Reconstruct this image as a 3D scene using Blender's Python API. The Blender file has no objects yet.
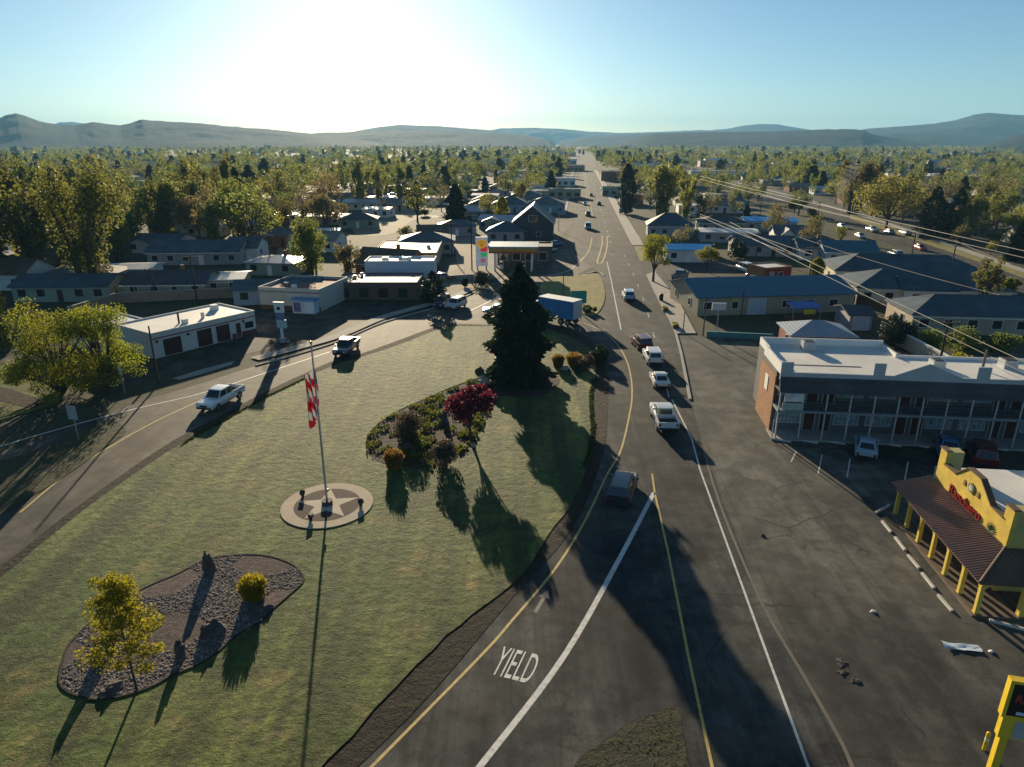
import bpy, bmesh, math, random
import numpy as np
from mathutils import Vector, Matrix
RN = random.Random(11)
rad = math.radians
sc = bpy.context.scene
col = sc.collection
# ------------------------------------------------------------------ camera frame and ground lookup
CH, PIT, F = 26.0, rad(19.47), 683.0
cp, sp = math.cos(PIT), math.sin(PIT)
def G(px, py, h=0.0):
    u, v = (px-512)/F, (py-383.5)/F
    t = (CH-h)/(sp+v*cp)
    return (u*t, t*(cp-v*sp))
def HT(py, y):
    v = (py-383.5)/F
    return CH + y*(-sp-v*cp)/(cp-v*sp)
def PXM(px, py):                       # metres per pixel at a ground point
    v = (py-383.5)/F
    return CH/(sp+v*cp)/F
HEAD = rad(5.36)                       # heading of the highway, clockwise from +Y
hd = (math.sin(HEAD), math.cos(HEAD)); hr = (math.cos(HEAD), -math.sin(HEAD))
def HW(a, s): return (hr[0]*a+hd[0]*s, hr[1]*a+hd[1]*s)      # across, along -> x, y
def toHW(x, y): return (x*hr[0]+y*hr[1], x*hd[0]+y*hd[1])

# ------------------------------------------------------------------ mesh helpers
class MB:
    def __init__(s): s.v = []; s.f = []; s.m = []
    def add(s, vs, fs, mi=0):
        n = len(s.v); s.v += [tuple(p) for p in vs]
        s.f += [tuple(i+n for i in f) for f in fs]; s.m += [mi]*len(fs); return s
    def box(s, x0, x1, y0, y1, z0, z1, mi=0):
        v = [(x0,y0,z0),(x1,y0,z0),(x1,y1,z0),(x0,y1,z0),(x0,y0,z1),(x1,y0,z1),(x1,y1,z1),(x0,y1,z1)]
        return s.add(v, [(3,2,1,0),(4,5,6,7),(0,1,5,4),(1,2,6,5),(2,3,7,6),(3,0,4,7)], mi)
    def prism(s, pts, z0, z1, mi=0):
        if area(pts) < 0: pts = pts[::-1]
        n = len(pts)
        v = [(x,y,z0) for x,y in pts]+[(x,y,z1) for x,y in pts]
        f = [tuple(range(n-1,-1,-1)), tuple(range(n,2*n))]+[(i,(i+1)%n,n+(i+1)%n,n+i) for i in range(n)]
        return s.add(v, f, mi)
    def wallprism(s, prof, y0, y1, mi=0):        # profile in x,z extruded along y
        if area(prof) < 0: prof = prof[::-1]
        n = len(prof)
        v = [(x,y0,z) for x,z in prof]+[(x,y1,z) for x,z in prof]
        f = [tuple(range(n)), tuple(range(2*n-1,n-1,-1))]+[(i,n+i,n+(i+1)%n,(i+1)%n) for i in range(n)]
        return s.add(v, f, mi)
    def sideprism(s, prof, x0, x1, mi=0):        # profile in y,z extruded along x
        if area(prof) < 0: prof = prof[::-1]
        n = len(prof)
        v = [(x0,y,z) for y,z in prof]+[(x1,y,z) for y,z in prof]
        f = [tuple(range(n-1,-1,-1)), tuple(range(n,2*n))]+[(i,(i+1)%n,n+(i+1)%n,n+i) for i in range(n)]
        return s.add(v, f, mi)
    def tube(s, p0, p1, r0, r1=None, n=8, mi=0):
        r1 = r0 if r1 is None else r1
        p0, p1 = Vector(p0), Vector(p1); d = (p1-p0)
        if d.length < 1e-6: return s
        d.normalize(); a = d.orthogonal().normalized(); b = d.cross(a)
        v = []
        for p, r in ((p0,r0),(p1,r1)):
            for i in range(n):
                t = 2*math.pi*i/n; v.append(p+a*(r*math.cos(t))+b*(r*math.sin(t)))
        f = [tuple(range(n-1,-1,-1)), tuple(range(n,2*n))]+[(i,(i+1)%n,n+(i+1)%n,n+i) for i in range(n)]
        return s.add(v, f, mi)
    def poly(s, pts, mi=0): return s.add(pts, [tuple(range(len(pts)))], mi)
    def dome(s, c, rx, ry, rz, n=10, m=5, jit=0.0, rng=RN, mi=0, full=False):
        v = []; f = []
        lo = -math.pi/2 if full else 0.0
        for j in range(m+1):
            e = lo+(math.pi/2-lo)*j/m
            for i in range(n):
                t = 2*math.pi*i/n; k = 1+rng.uniform(-jit, jit)
                v.append((c[0]+rx*math.cos(e)*math.cos(t)*k, c[1]+ry*math.cos(e)*math.sin(t)*k, c[2]+rz*math.sin(e)*k))
        for j in range(m):
            for i in range(n): f.append((j*n+i, j*n+(i+1)%n, (j+1)*n+(i+1)%n, (j+1)*n+i))
        f.append(tuple(range(n-1,-1,-1))); f.append(tuple(range(m*n, m*n+n)))
        return s.add(v, f, mi)
    def mesh(s, name, mats, smooth=False):
        me = bpy.data.meshes.new(name)
        me.from_pydata(s.v, [], s.f)
        for m in (mats if isinstance(mats, (list, tuple)) else [mats]): me.materials.append(m)
        if any(s.m): me.polygons.foreach_set('material_index', s.m)
        if smooth:
            me.polygons.foreach_set('use_smooth', [True]*len(s.f)); me.set_sharp_from_angle(angle=rad(40))
        me.update(); return me
    def build(s, name, mats, parent=None, smooth=False, loc=None):
        return link(name, s.mesh(name, mats, smooth), parent, loc)
def area(p): return sum(p[i][0]*p[(i+1)%len(p)][1]-p[(i+1)%len(p)][0]*p[i][1] for i in range(len(p)))/2
def link(name, me, parent=None, loc=None, rz=0, scale=None):
    o = bpy.data.objects.new(name, me); col.objects.link(o)
    if parent: o.parent = parent
    if loc: o.location = loc
    if rz: o.rotation_euler.z = rz
    if scale: o.scale = scale
    return o
def thing(name, label, cat, loc=(0,0,0), rz=0, group=None):
    o = bpy.data.objects.new(name, None); col.objects.link(o); o.empty_display_size = .3
    o.location = loc; o.rotation_euler.z = rz
    return tag(o, label, cat, group)
def tag(o, label, cat, group=None, kind=None):
    o['label'] = label; o['category'] = cat
    if group: o['group'] = group
    if kind: o['kind'] = kind
    return o
def struct(o): o['kind'] = 'structure'; return o
def quads_mesh(name, V, mats, mi=None):            # V: (n,4,3) array of separate quads
    n = len(V); me = bpy.data.meshes.new(name)
    me.vertices.add(4*n); me.vertices.foreach_set('co', V.reshape(-1).astype(np.float32))
    me.loops.add(4*n); me.loops.foreach_set('vertex_index', np.arange(4*n, dtype=np.int32))
    me.polygons.add(n); me.polygons.foreach_set('loop_start', np.arange(0, 4*n, 4, dtype=np.int32))
    for m in (mats if isinstance(mats, (list, tuple)) else [mats]): me.materials.append(m)
    if mi is not None: me.polygons.foreach_set('material_index', mi.astype(np.int32))
    me.update(calc_edges=True); return me
def catmull(P, n=6, closed=False):
    out = []; N = len(P); rng = range(N if closed else N-1)
    for i in rng:
        p = [P[(i+k) % N] if closed else P[min(max(i+k,0),N-1)] for k in (-1,0,1,2)]
        for j in range(n):
            t = j/n
            out.append(tuple(.5*(2*p[1][a]+(p[2][a]-p[0][a])*t+(2*p[0][a]-5*p[1][a]+4*p[2][a]-p[3][a])*t*t+(3*p[1][a]-p[0][a]-3*p[2][a]+p[3][a])*t**3) for a in (0,1)))
    if not closed: out.append(P[-1])
    return out
def GP(*pts): return [G(*p) for p in pts]
def strip(mb, P, w, z, dash=None):
    L = 0
    for i in range(len(P)-1):
        a, b = Vector(P[i]), Vector(P[i+1]); d = b-a; l = d.length
        if l < 1e-4: continue
        n = Vector((-d.y, d.x))/l*w/2
        if dash:
            on, off = dash; per = on+off; s = math.floor(L/per)*per
            while s < L+l:
                t0, t1 = max(s-L,0)/l, min(s+on-L,l)/l
                if t1 > t0:
                    p, q = a+d*t0, a+d*t1
                    mb.poly([(p.x-n.x,p.y-n.y,z),(q.x-n.x,q.y-n.y,z),(q.x+n.x,q.y+n.y,z),(p.x+n.x,p.y+n.y,z)])
                s += per
        L += l
    if not dash:
        N = len(P); le = []; ri = []
        for i in range(N):
            a, b = Vector(P[max(i-1,0)]), Vector(P[min(i+1,N-1)]); d = (b-a).normalized()
            n = Vector((-d.y, d.x))*w/2; p = Vector(P[i]); le.append((p.x+n.x,p.y+n.y,z)); ri.append((p.x-n.x,p.y-n.y,z))
        k = len(mb.v); mb.v += le+ri
        mb.f += [(k+i, k+N+i, k+N+i+1, k+i+1) for i in range(N-1)]; mb.m += [0]*(N-1)
    return mb
def inpoly(x, y, P):
    c = False; j = len(P)-1
    for i in range(len(P)):
        if (P[i][1] > y) != (P[j][1] > y) and x < (P[j][0]-P[i][0])*(y-P[i][1])/(P[j][1]-P[i][1])+P[i][0]: c = not c
        j = i
    return c
def pdist(x, y, P, closed=True):
    best = 1e9; n = len(P)
    for i in range(n if closed else n-1):
        ax, ay = P[i]; bx, by = P[(i+1) % n]; dx, dy = bx-ax, by-ay; l = dx*dx+dy*dy
        t = 0 if l == 0 else max(0, min(1, ((x-ax)*dx+(y-ay)*dy)/l))
        best = min(best, math.hypot(x-ax-dx*t, y-ay-dy*t))
    return best

# ------------------------------------------------------------------ materials
def newmat(name):
    m = bpy.data.materials.new(name); m.use_nodes = True
    nt = m.node_tree; return m, nt, nt.nodes['Principled BSDF']
class NT:
    def __init__(s, nt): s.nt = nt
    def n(s, t, **kw):
        x = s.nt.nodes.new(t)
        for k, v in kw.items():
            if hasattr(x, k) and k not in ('Scale','Detail'): setattr(x, k, v)
            else: x.inputs[k].default_value = v
        return x
    def l(s, a, b): s.nt.links.new(a, b)
    def noise(s, vec, scale, detail=4, rough=.55):
        x = s.nt.nodes.new('ShaderNodeTexNoise'); x.inputs['Scale'].default_value = scale
        x.inputs['Detail'].default_value = detail; x.inputs['Roughness'].default_value = rough
        s.l(vec, x.inputs['Vector']); return x.outputs['Fac']
    def ramp(s, fac, a, b, ca=(0,0,0), cb=(1,1,1)):
        x = s.nt.nodes.new('ShaderNodeValToRGB'); e = x.color_ramp.elements
        e[0].position, e[1].position = a, b; e[0].color = (*ca,1); e[1].color = (*cb,1)
        s.l(fac, x.inputs['Fac']); return x.outputs['Color']
    def mix(s, fac, a, b, mode='MIX'):
        x = s.nt.nodes.new('ShaderNodeMix'); x.data_type = 'RGBA'; x.blend_type = mode
        for sock, val in ((x.inputs[0], fac), (x.inputs[6], a), (x.inputs[7], b)):
            if isinstance(val, (int, float)): sock.default_value = val
            elif isinstance(val, tuple): sock.default_value = (*val, 1)
            else: s.l(val, sock)
        return x.outputs[2]
    def pos(s): return s.nt.nodes.new('ShaderNodeNewGeometry').outputs['Position']
    def obj(s): return s.nt.nodes.new('ShaderNodeTexCoord').outputs['Object']
    def map(s, vec, rz=0, scale=(1,1,1)):
        x = s.nt.nodes.new('ShaderNodeMapping'); x.inputs['Rotation'].default_value = (0,0,rz)
        x.inputs['Scale'].default_value = scale; s.l(vec, x.inputs['Vector']); return x.outputs['Vector']
    def bump(s, h, bsdf, strength=.3, dist=.05):
        x = s.nt.nodes.new('ShaderNodeBump'); x.inputs['Strength'].default_value = strength
        x.inputs['Distance'].default_value = dist; s.l(h, x.inputs['Height']); s.l(x.outputs['Normal'], bsdf.inputs['Normal'])
def sc3(c, k): return tuple(min(1, x*k) for x in c)
def M(name, c, rough=.75, var=.18, scale=1.2, metal=0, spec=.35, wave=None, bump=0, coat=0, rnd=0, brick=None):
    m, nt, b = newmat(name); N = NT(nt)
    b.inputs['Roughness'].default_value = rough; b.inputs['Metallic'].default_value = metal
    b.inputs['Specular IOR Level'].default_value = spec
    if coat: b.inputs['Coat Weight'].default_value = coat; b.inputs['Coat Roughness'].default_value = .08
    v = N.obj(); f = N.noise(v, scale, 5)
    c_ = N.mix(N.ramp(f, .3, .7), sc3(c, 1-var), sc3(c, 1+var))
    f2 = N.noise(v, scale*9, 3)
    c_ = N.mix(N.ramp(f2, .35, .75), c_, N.mix(1.0, c_, (1-var*.6,)*3, 'MULTIPLY'))
    h = f2
    if brick:
        t = nt.nodes.new('ShaderNodeTexBrick'); t.inputs['Scale'].default_value = brick
        t.inputs['Color1'].default_value = (1,1,1,1); t.inputs['Color2'].default_value = (.72,.7,.68,1); t.inputs['Mortar'].default_value = (1.15,1.1,1.0,1)
        t.inputs['Mortar Size'].default_value = .015
        mp = nt.nodes.new('ShaderNodeMapping'); mp.inputs['Rotation'].default_value = (rad(90),0,0); N.l(v, mp.inputs['Vector'])
        sx = nt.nodes.new('ShaderNodeSeparateXYZ'); N.l(v, sx.inputs[0]); cx = nt.nodes.new('ShaderNodeCombineXYZ')
        ad = nt.nodes.new('ShaderNodeMath'); ad.operation = 'ADD'; N.l(sx.outputs[0], ad.inputs[0]); N.l(sx.outputs[1], ad.inputs[1])
        N.l(ad.outputs[0], cx.inputs[0]); N.l(sx.outputs[2], cx.inputs[1]); N.l(cx.outputs[0], t.inputs['Vector'])
        c_ = N.mix(1.0, c_, t.outputs['Color'], 'MULTIPLY')
    if wave:                            # (axis, period in metres, strength)
        w = nt.nodes.new('ShaderNodeTexWave'); w.bands_direction = wave[0]; w.wave_type = 'BANDS'
        w.inputs['Scale'].default_value = .314/wave[1]; N.l(v, w.inputs['Vector'])
        h = w.outputs['Fac']; c_ = N.mix(wave[2], c_, N.mix(1.0, c_, N.ramp(h, 0, .5, (.45,)*3, (1.1,)*3), 'MULTIPLY'))
    if rnd:
        oi = nt.nodes.new('ShaderNodeObjectInfo'); hs = nt.nodes.new('ShaderNodeHueSaturation')
        mr = nt.nodes.new('ShaderNodeMapRange'); mr.inputs['To Min'].default_value = 1-rnd; mr.inputs['To Max'].default_value = 1+rnd
        N.l(oi.outputs['Random'], mr.inputs['Value']); N.l(mr.outputs[0], hs.inputs['Value']); N.l(c_, hs.inputs['Color']); c_ = hs.outputs['Color']
    N.l(c_, b.inputs['Base Color'])
    if bump or wave: N.bump(h, b, bump or .4, .03)
    return m
def leafmat(name, c, c2=None, trans=.45, rnd=.3, hue=.02):
    m, nt, b = newmat(name); N = NT(nt)
    b.inputs['Roughness'].default_value = .6; b.inputs['Specular IOR Level'].default_value = .2
    f = N.noise(N.pos(), .7, 3)
    c_ = N.mix(N.ramp(f, .35, .65), c, c2 or sc3(c, .6))
    f2 = N.noise(N.pos(), 5, 2); c_ = N.mix(N.ramp(f2, .3, .7), c_, N.mix(1.0, c_, (.7,.72,.6), 'MULTIPLY'))
    oi = nt.nodes.new('ShaderNodeObjectInfo'); hs = nt.nodes.new('ShaderNodeHueSaturation')
    mr = nt.nodes.new('ShaderNodeMapRange'); mr.inputs['To Min'].default_value = 1-rnd; mr.inputs['To Max'].default_value = 1+rnd
    N.l(oi.outputs['Random'], mr.inputs['Value']); N.l(mr.outputs[0], hs.inputs['Value'])
    mh = nt.nodes.new('ShaderNodeMath'); mh.operation = 'MULTIPLY'; mh.inputs[1].default_value = 7.31; N.l(oi.outputs['Random'], mh.inputs[0])
    fr = nt.nodes.new('ShaderNodeMath'); fr.operation = 'FRACT'; N.l(mh.outputs[0], fr.inputs[0])
    m2 = nt.nodes.new('ShaderNodeMapRange'); m2.inputs['To Min'].default_value = .5-hue; m2.inputs['To Max'].default_value = .5+hue
    N.l(fr.outputs[0], m2.inputs['Value']); N.l(m2.outputs[0], hs.inputs['Hue']); N.l(c_, hs.inputs['Color'])
    N.l(hs.outputs['Color'], b.inputs['Base Color'])
    t = nt.nodes.new('ShaderNodeBsdfTranslucent'); N.l(hs.outputs['Color'], t.inputs['Color'])
    ms = nt.nodes.new('ShaderNodeMixShader'); ms.inputs[0].default_value = trans
    N.l(b.outputs[0], ms.inputs[1]); N.l(t.outputs[0], ms.inputs[2]); N.l(ms.outputs[0], nt.nodes['Material Output'].inputs['Surface'])
    return m
def asphaltmat(name, c, along=HEAD, streak=.5, crack=0.0, patch=.35, warm=(1.03,1.0,.94), rough=.82, spec=.3):
    m, nt, b = newmat(name); N = NT(nt); p = N.pos()
    b.inputs['Roughness'].default_value = rough; b.inputs['Specular IOR Level'].default_value = spec
    big = N.noise(p, .06, 6, .6); mid = N.noise(p, .5, 6, .65); fine = N.noise(p, 14, 3, .7)
    st = N.noise(N.map(p, along, (1.1,.02,1)), 1.0, 4)
    c_ = N.mix(N.ramp(big, .43, .57), sc3(c, 1-patch), tuple(x*w for x, w in zip(sc3(c, 1+patch), warm)))
    c_ = N.mix(.7, c_, N.mix(1.0, c_, N.ramp(mid, .4, .6, (.45,.47,.5), (1.55,1.53,1.5)), 'MULTIPLY'))
    pt = N.noise(N.map(p, along, (.5,.12,1)), .35, 5, .7); c_ = N.mix(.6, c_, N.mix(1.0, c_, N.ramp(pt, .43, .57, (.55,.56,.58), (1.3,1.28,1.22)), 'MULTIPLY'))
    c_ = N.mix(streak, c_, N.mix(1.0, c_, N.ramp(st, .38, .62, (.6,.6,.62), (1.5,1.45,1.35)), 'MULTIPLY'))
    c_ = N.mix(.6, c_, N.mix(1.0, c_, N.ramp(fine, .32, .68, (.55,.55,.55), (1.45,1.45,1.45)), 'MULTIPLY'))
    br = nt.nodes.new('ShaderNodeTexBrick'); br.inputs['Scale'].default_value = .05; br.inputs['Color1'].default_value = (.8,.8,.82,1); br.inputs['Color2'].default_value = (1.22,1.2,1.15,1); br.inputs['Mortar'].default_value = (.6,.6,.6,1); br.inputs['Mortar Size'].default_value = .004; br.offset = .37; br.inputs['Brick Width'].default_value = .9; br.inputs['Row Height'].default_value = .31
    N.l(N.map(p, along+rad(90), (1,1,1)), br.inputs['Vector']); c_ = N.mix(.55, c_, N.mix(1.0, c_, br.outputs['Color'], 'MULTIPLY'))
    if crack:
        sp = N.ramp(N.noise(p, .75, 3, .5), .69, .74); so = nt.nodes.new('ShaderNodeSeparateColor'); N.l(sp, so.inputs[0])
        ml = nt.nodes.new('ShaderNodeMath'); ml.operation = 'MULTIPLY'; ml.inputs[1].default_value = .5*crack; N.l(so.outputs[0], ml.inputs[0]); c_ = N.mix(ml.outputs[0], c_, (.022,.021,.02))
        wp = N.noise(p, .35, 4); ad = nt.nodes.new('ShaderNodeVectorMath'); ad.operation = 'ADD'
        cs = nt.nodes.new('ShaderNodeVectorMath'); cs.operation = 'SCALE'; cs.inputs[3].default_value = 3.0
        N.l(wp, cs.inputs[0]); N.l(p, ad.inputs[0]); N.l(cs.outputs[0], ad.inputs[1])
        vo = nt.nodes.new('ShaderNodeTexVoronoi'); vo.feature = 'DISTANCE_TO_EDGE'; vo.inputs['Scale'].default_value = .16
        N.l(ad.outputs[0], vo.inputs['Vector'])
        cr = N.ramp(vo.outputs['Distance'], .004, .012, (1,1,1), (0,0,0))
        gate = N.ramp(N.noise(p, .11, 2), .45, .6)
        k = N.mix(1.0, cr, gate, 'MULTIPLY')
        kk = N.mix(1.0, k, (crack,)*3, 'MULTIPLY')
        sepc = nt.nodes.new('ShaderNodeSeparateColor'); N.l(kk, sepc.inputs[0])
        c_ = N.mix(sepc.outputs[0], c_, (.012,.012,.012))
        oil = N.ramp(N.noise(p, .23, 3, .4), .66, .74)
        so = nt.nodes.new('ShaderNodeSeparateColor'); N.l(oil, so.inputs[0])
        ml = nt.nodes.new('ShaderNodeMath'); ml.operation = 'MULTIPLY'; ml.inputs[1].default_value = .55; N.l(so.outputs[0], ml.inputs[0])
        c_ = N.mix(ml.outputs[0], c_, (.025,.022,.02))
        du = N.ramp(N.noise(p, .13, 5, .7), .54, .68); sd = nt.nodes.new('ShaderNodeSeparateColor'); N.l(du, sd.inputs[0])
        m3 = nt.nodes.new('ShaderNodeMath'); m3.operation = 'MULTIPLY'; m3.inputs[1].default_value = .45; N.l(sd.outputs[0], m3.inputs[0])
        c_ = N.mix(m3.outputs[0], c_, (.13,.105,.07))
    N.l(c_, b.inputs['Base Color']); N.bump(fine, b, .5, .015)
    return m
def groundmat(name, cols, scales=(.012,.09,.8,9), along=None, bump=.6, bdist=.08, rough=.9, spec=.2, sheen=0):
    m, nt, b = newmat(name); N = NT(nt); p = N.pos()
    b.inputs['Roughness'].default_value = rough; b.inputs['Specular IOR Level'].default_value = spec
    if sheen: b.inputs['Sheen Weight'].default_value = sheen; b.inputs['Sheen Roughness'].default_value = .5; b.inputs['Sheen Tint'].default_value = (.9,.85,.6,1)
    a = N.noise(p, scales[0], 5, .6); q = N.noise(p if along is None else N.map(p, along, (1,.22,1)), scales[1], 6, .62)
    r = N.noise(p, scales[2], 6, .65); f = N.noise(p, scales[3], 4, .7)
    c_ = N.mix(N.ramp(a, .38, .62), cols[0], cols[1])
    c_ = N.mix(N.ramp(q, .42, .66), c_, cols[2])
    c_ = N.mix(N.ramp(r, .52, .74), c_, cols[3])
    c_ = N.mix(.75, c_, N.mix(1.0, c_, N.ramp(f, .25, .75, (.45,.45,.45), (1.55,1.55,1.5)), 'MULTIPLY'))
    N.l(c_, b.inputs['Base Color'])
    ad = nt.nodes.new('ShaderNodeMath'); ad.operation = 'MULTIPLY_ADD'; ad.inputs[1].default_value = 2.0
    N.l(r, ad.inputs[0]); N.l(f, ad.inputs[2]); N.bump(ad.outputs[0], b, bump, bdist)
    return m
def lawnmat():
    m, nt, b = newmat('lawn_grass'); N = NT(nt); p = N.pos(); d = rad(-34)
    b.inputs['Roughness'].default_value = .8; b.inputs['Specular IOR Level'].default_value = .2
    b.inputs['Sheen Weight'].default_value = .07; b.inputs['Sheen Roughness'].default_value = .45; b.inputs['Sheen Tint'].default_value = (.9,.88,.6,1)
    big = N.noise(p, .045, 5, .6); pat = N.noise(p, .22, 6, .7); mow = N.noise(N.map(p, d, (.9,.05,1)), 1.0, 4, .6)
    cl = N.noise(p, 1.4, 6, .7); fine = N.noise(p, 9, 4, .75); vf = N.noise(N.map(p, d, (1,.35,1)), 24, 2, .6)
    c_ = N.mix(N.ramp(big, .44, .57), (.046,.076,.013), (.105,.122,.028))
    c_ = N.mix(N.ramp(pat, .5, .6), c_, (.04,.06,.011)); c_ = N.mix(N.ramp(N.noise(p, .26, 5, .65), .56, .66), c_, (.14,.118,.04))
    b1 = N.noise(N.map(p, d, (.45,.012,1)), 1.0, 2, .5)
    c_ = N.mix(1.0, c_, N.ramp(b1, .4, .6, (.6,.68,.58), (1.35,1.28,1.25)), 'MULTIPLY')
    c_ = N.mix(1.0, c_, N.ramp(mow, .36, .64, (.62,.66,.6), (1.35,1.3,1.25)), 'MULTIPLY')
    c_ = N.mix(1.0, c_, N.ramp(cl, .34, .66, (.5,.55,.48), (1.45,1.42,1.35)), 'MULTIPLY')
    c_ = N.mix(1.0, c_, N.ramp(fine, .3, .7, (.7,.72,.68), (1.3,1.3,1.27)), 'MULTIPLY')
    c_ = N.mix(.6, c_, N.mix(1.0, c_, N.ramp(vf, .3, .7, (.5,.5,.5), (1.5,1.5,1.4)), 'MULTIPLY'))
    for scl, lo, k_, cc in ((.8,.69,.85,(.03,.035,.012)),(.34,.70,.7,(.10,.075,.045)),(1.9,.71,.6,(.13,.16,.03))):
        sp = N.ramp(N.noise(p, scl, 3, .55), lo, lo+.03); so = nt.nodes.new('ShaderNodeSeparateColor'); N.l(sp, so.inputs[0])
        ml = nt.nodes.new('ShaderNodeMath'); ml.operation = 'MULTIPLY'; ml.inputs[1].default_value = k_; N.l(so.outputs[0], ml.inputs[0]); c_ = N.mix(ml.outputs[0], c_, cc)
    N.l(c_, b.inputs['Base Color'])
    ad = nt.nodes.new('ShaderNodeMath'); ad.operation = 'MULTIPLY_ADD'; ad.inputs[1].default_value = 3.0; N.l(cl, ad.inputs[0]); N.l(fine, ad.inputs[2])
    N.bump(ad.outputs[0], b, .9, .07); return m
def paintmat(name, c, wear=.5):
    m, nt, b = newmat(name); N = NT(nt); p = N.pos()
    b.inputs['Roughness'].default_value = .7
    w = N.ramp(N.noise(p, 3.5, 6, .75), .5-.1*wear, .62+.1*(1-wear), (0,0,0), (1,1,1))
    s = nt.nodes.new('ShaderNodeSeparateColor'); N.l(w, s.inputs[0])
    k = nt.nodes.new('ShaderNodeMath'); k.operation = 'MULTIPLY'; k.inputs[1].default_value = wear; N.l(s.outputs[0], k.inputs[0])
    N.l(N.mix(k.outputs[0], c, (.07,.068,.065)), b.inputs['Base Color']); return m

def hillmat(name, c, c2):
    m, nt, b = newmat(name); N = NT(nt); p = N.pos()
    b.inputs['Roughness'].default_value = .95; b.inputs['Specular IOR Level'].default_value = .05
    a = N.ramp(N.noise(p, .006, 9, .75), .44, .56); f = N.noise(p, .06, 6, .75)
    N.l(N.mix(.5, N.mix(a, c, c2), N.mix(1.0, N.mix(a, c, c2), N.ramp(f, .3, .7, (.4,.4,.4), (1.5,1.5,1.5)), 'MULTIPLY')), b.inputs['Base Color'])
    N.bump(f, b, 1.0, 10.0); return m

white = M('white_paint', (.74,.74,.72), .6, .08, .6)
cream = M('cream_stucco', (.62,.56,.42), .85, .1, .5)
tanwall = M('tan_siding', (.42,.35,.25), .8, .1, .6, wave=('Z',.2,.5))
greywall = M('grey_siding', (.33,.34,.35), .8, .1, .6, wave=('Z',.2,.5))
bluewall = M('blue_siding', (.25,.34,.42), .8, .1, .6, wave=('Z',.2,.5))
greenwall = M('sage_siding', (.28,.33,.26), .8, .1, .6, wave=('Z',.2,.5))
whitewall = M('white_siding', (.68,.68,.66), .75, .08, .6, wave=('Z',.2,.4))
brickw = M('red_brick', (.27,.12,.07), .9, .2, 1.5, brick=4)
orangebrick = M('orange_brick', (.33,.165,.08), .9, .2, 1.0, brick=4)
redwall = M('red_boards', (.24,.035,.025), .8, .15, .8, wave=('X',.3,.4))
brownwood = M('brown_wood', (.12,.065,.035), .8, .25, 1.5)
darkwood = M('dark_pole_wood', (.05,.035,.025), .9, .3, 2)
polewood = M('weathered_pole_wood', (.17,.125,.085), .9, .3, 2)
shing_grey = M('grey_shingles', (.13,.135,.145), .62, .38, .35, wave=('Y',.3,.35))
shing_dark = M('charcoal_shingles', (.05,.055,.065), .62, .38, .35, wave=('Y',.3,.3))
shing_blue = M('slate_blue_shingles', (.055,.09,.115), .62, .38, .35, wave=('Y',.3,.3))
shing_brown = M('brown_shingles', (.13,.085,.055), .62, .38, .35, wave=('Y',.3,.35))
shing_tan = M('tan_shingles', (.25,.21,.16), .62, .38, .35, wave=('Y',.3,.35))
metal_blue = M('blue_metal_roof', (.025,.12,.18), .45, .1, .4, metal=.1, wave=('X',.5,.5))
metal_bright = M('bright_blue_roof', (.04,.46,.90), .4, .1, .4, wave=('X',.6,.4))
metal_grey = M('grey_metal_roof', (.4,.42,.44), .4, .1, .4, metal=.3, wave=('X',.4,.5))
roofwhite = M('white_flat_roof', (.74,.71,.64), .6, .12, .25, bump=.2)
roofred = M('red_flat_roof', (.22,.10,.08), .85, .2, .4)
tealp = M('teal_paint', (.06,.22,.24), .6, .12, .8)
concrete = M('concrete', (.36,.34,.30), .9, .15, .7, bump=.3)
glass = M('window_glass', (.02,.025,.03), .06, .1, .5, spec=.6)
bluecurt = M('curtained_glass', (.26,.36,.40), .2, .5, 2.2, spec=.5, wave=('X',.35,.6))
darkdoor = M('dark_red_door', (.06,.018,.014), .6, .2, 1)
steel = M('galvanised_steel', (.45,.46,.47), .4, .12, 3, metal=.7)
black = M('black_rubber', (.02,.02,.021), .8, .2, 3)
chrome = M('chrome', (.55,.56,.58), .25, .05, 3, metal=.9)
lampw = M('headlight_glass', (.75,.76,.75), .15, .05, 3, spec=.6)
lampr = M('tail_light_red', (.30,.01,.01), .25, .1, 3, spec=.6)
rock = M('basalt_rock', (.085,.075,.07), .9, .35, 1.6, bump=.8)
palerock = M('pale_rock', (.40,.36,.30), .9, .25, 1.6, bump=.8)
bark = M('bark', (.085,.065,.045), .95, .3, 4, bump=.6)
barkgrey = M('grey_bark', (.16,.135,.10), .95, .3, 4, bump=.6)
HAZE, SUN_EL, SUN_E, SKY_S, EXPO, AIR, DUST, OZ = 1.0e-4, 12.0, 5.0, .05, 1.05, .85, .6, 2.8
# ------------------------------------------------------------------ the ground, roads and markings
asphalt_hw = asphaltmat('highway_asphalt', (.052,.055,.056), HEAD, .6, .5, .25, spec=.15)
asphalt_lr = asphaltmat('side_road_asphalt', (.07,.064,.056), rad(-52), .6, .4, .25, rough=.8, spec=.25)
asphalt_lot = asphaltmat('parking_lot_asphalt', (.074,.074,.068), HEAD, .35, .9, .4)
asphalt_old = asphaltmat('old_town_asphalt', (.06,.058,.056), HEAD, .3, .5, .3, spec=.15)
pale_lot = groundmat('pale_gravel_lot', ((.33,.27,.19),(.27,.22,.16),(.20,.165,.125),(.36,.3,.22)), bump=.3)
town_dirt = groundmat('town_ground', ((.07,.062,.04),(.045,.058,.024),(.06,.06,.032),(.042,.04,.032)), (.018,.06,.5,6))
lawn_m = lawnmat()
dry_m = groundmat('dry_grass', ((.27,.25,.06),(.32,.27,.10),(.20,.16,.07),(.15,.18,.035)), (.08,.4,1.5,10))
verge_m = groundmat('dirt_verge', ((.036,.027,.02),(.05,.036,.026),(.024,.019,.015),(.055,.052,.024)), (.1,.7,2.2,9), bump=1.0, bdist=.2)
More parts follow.
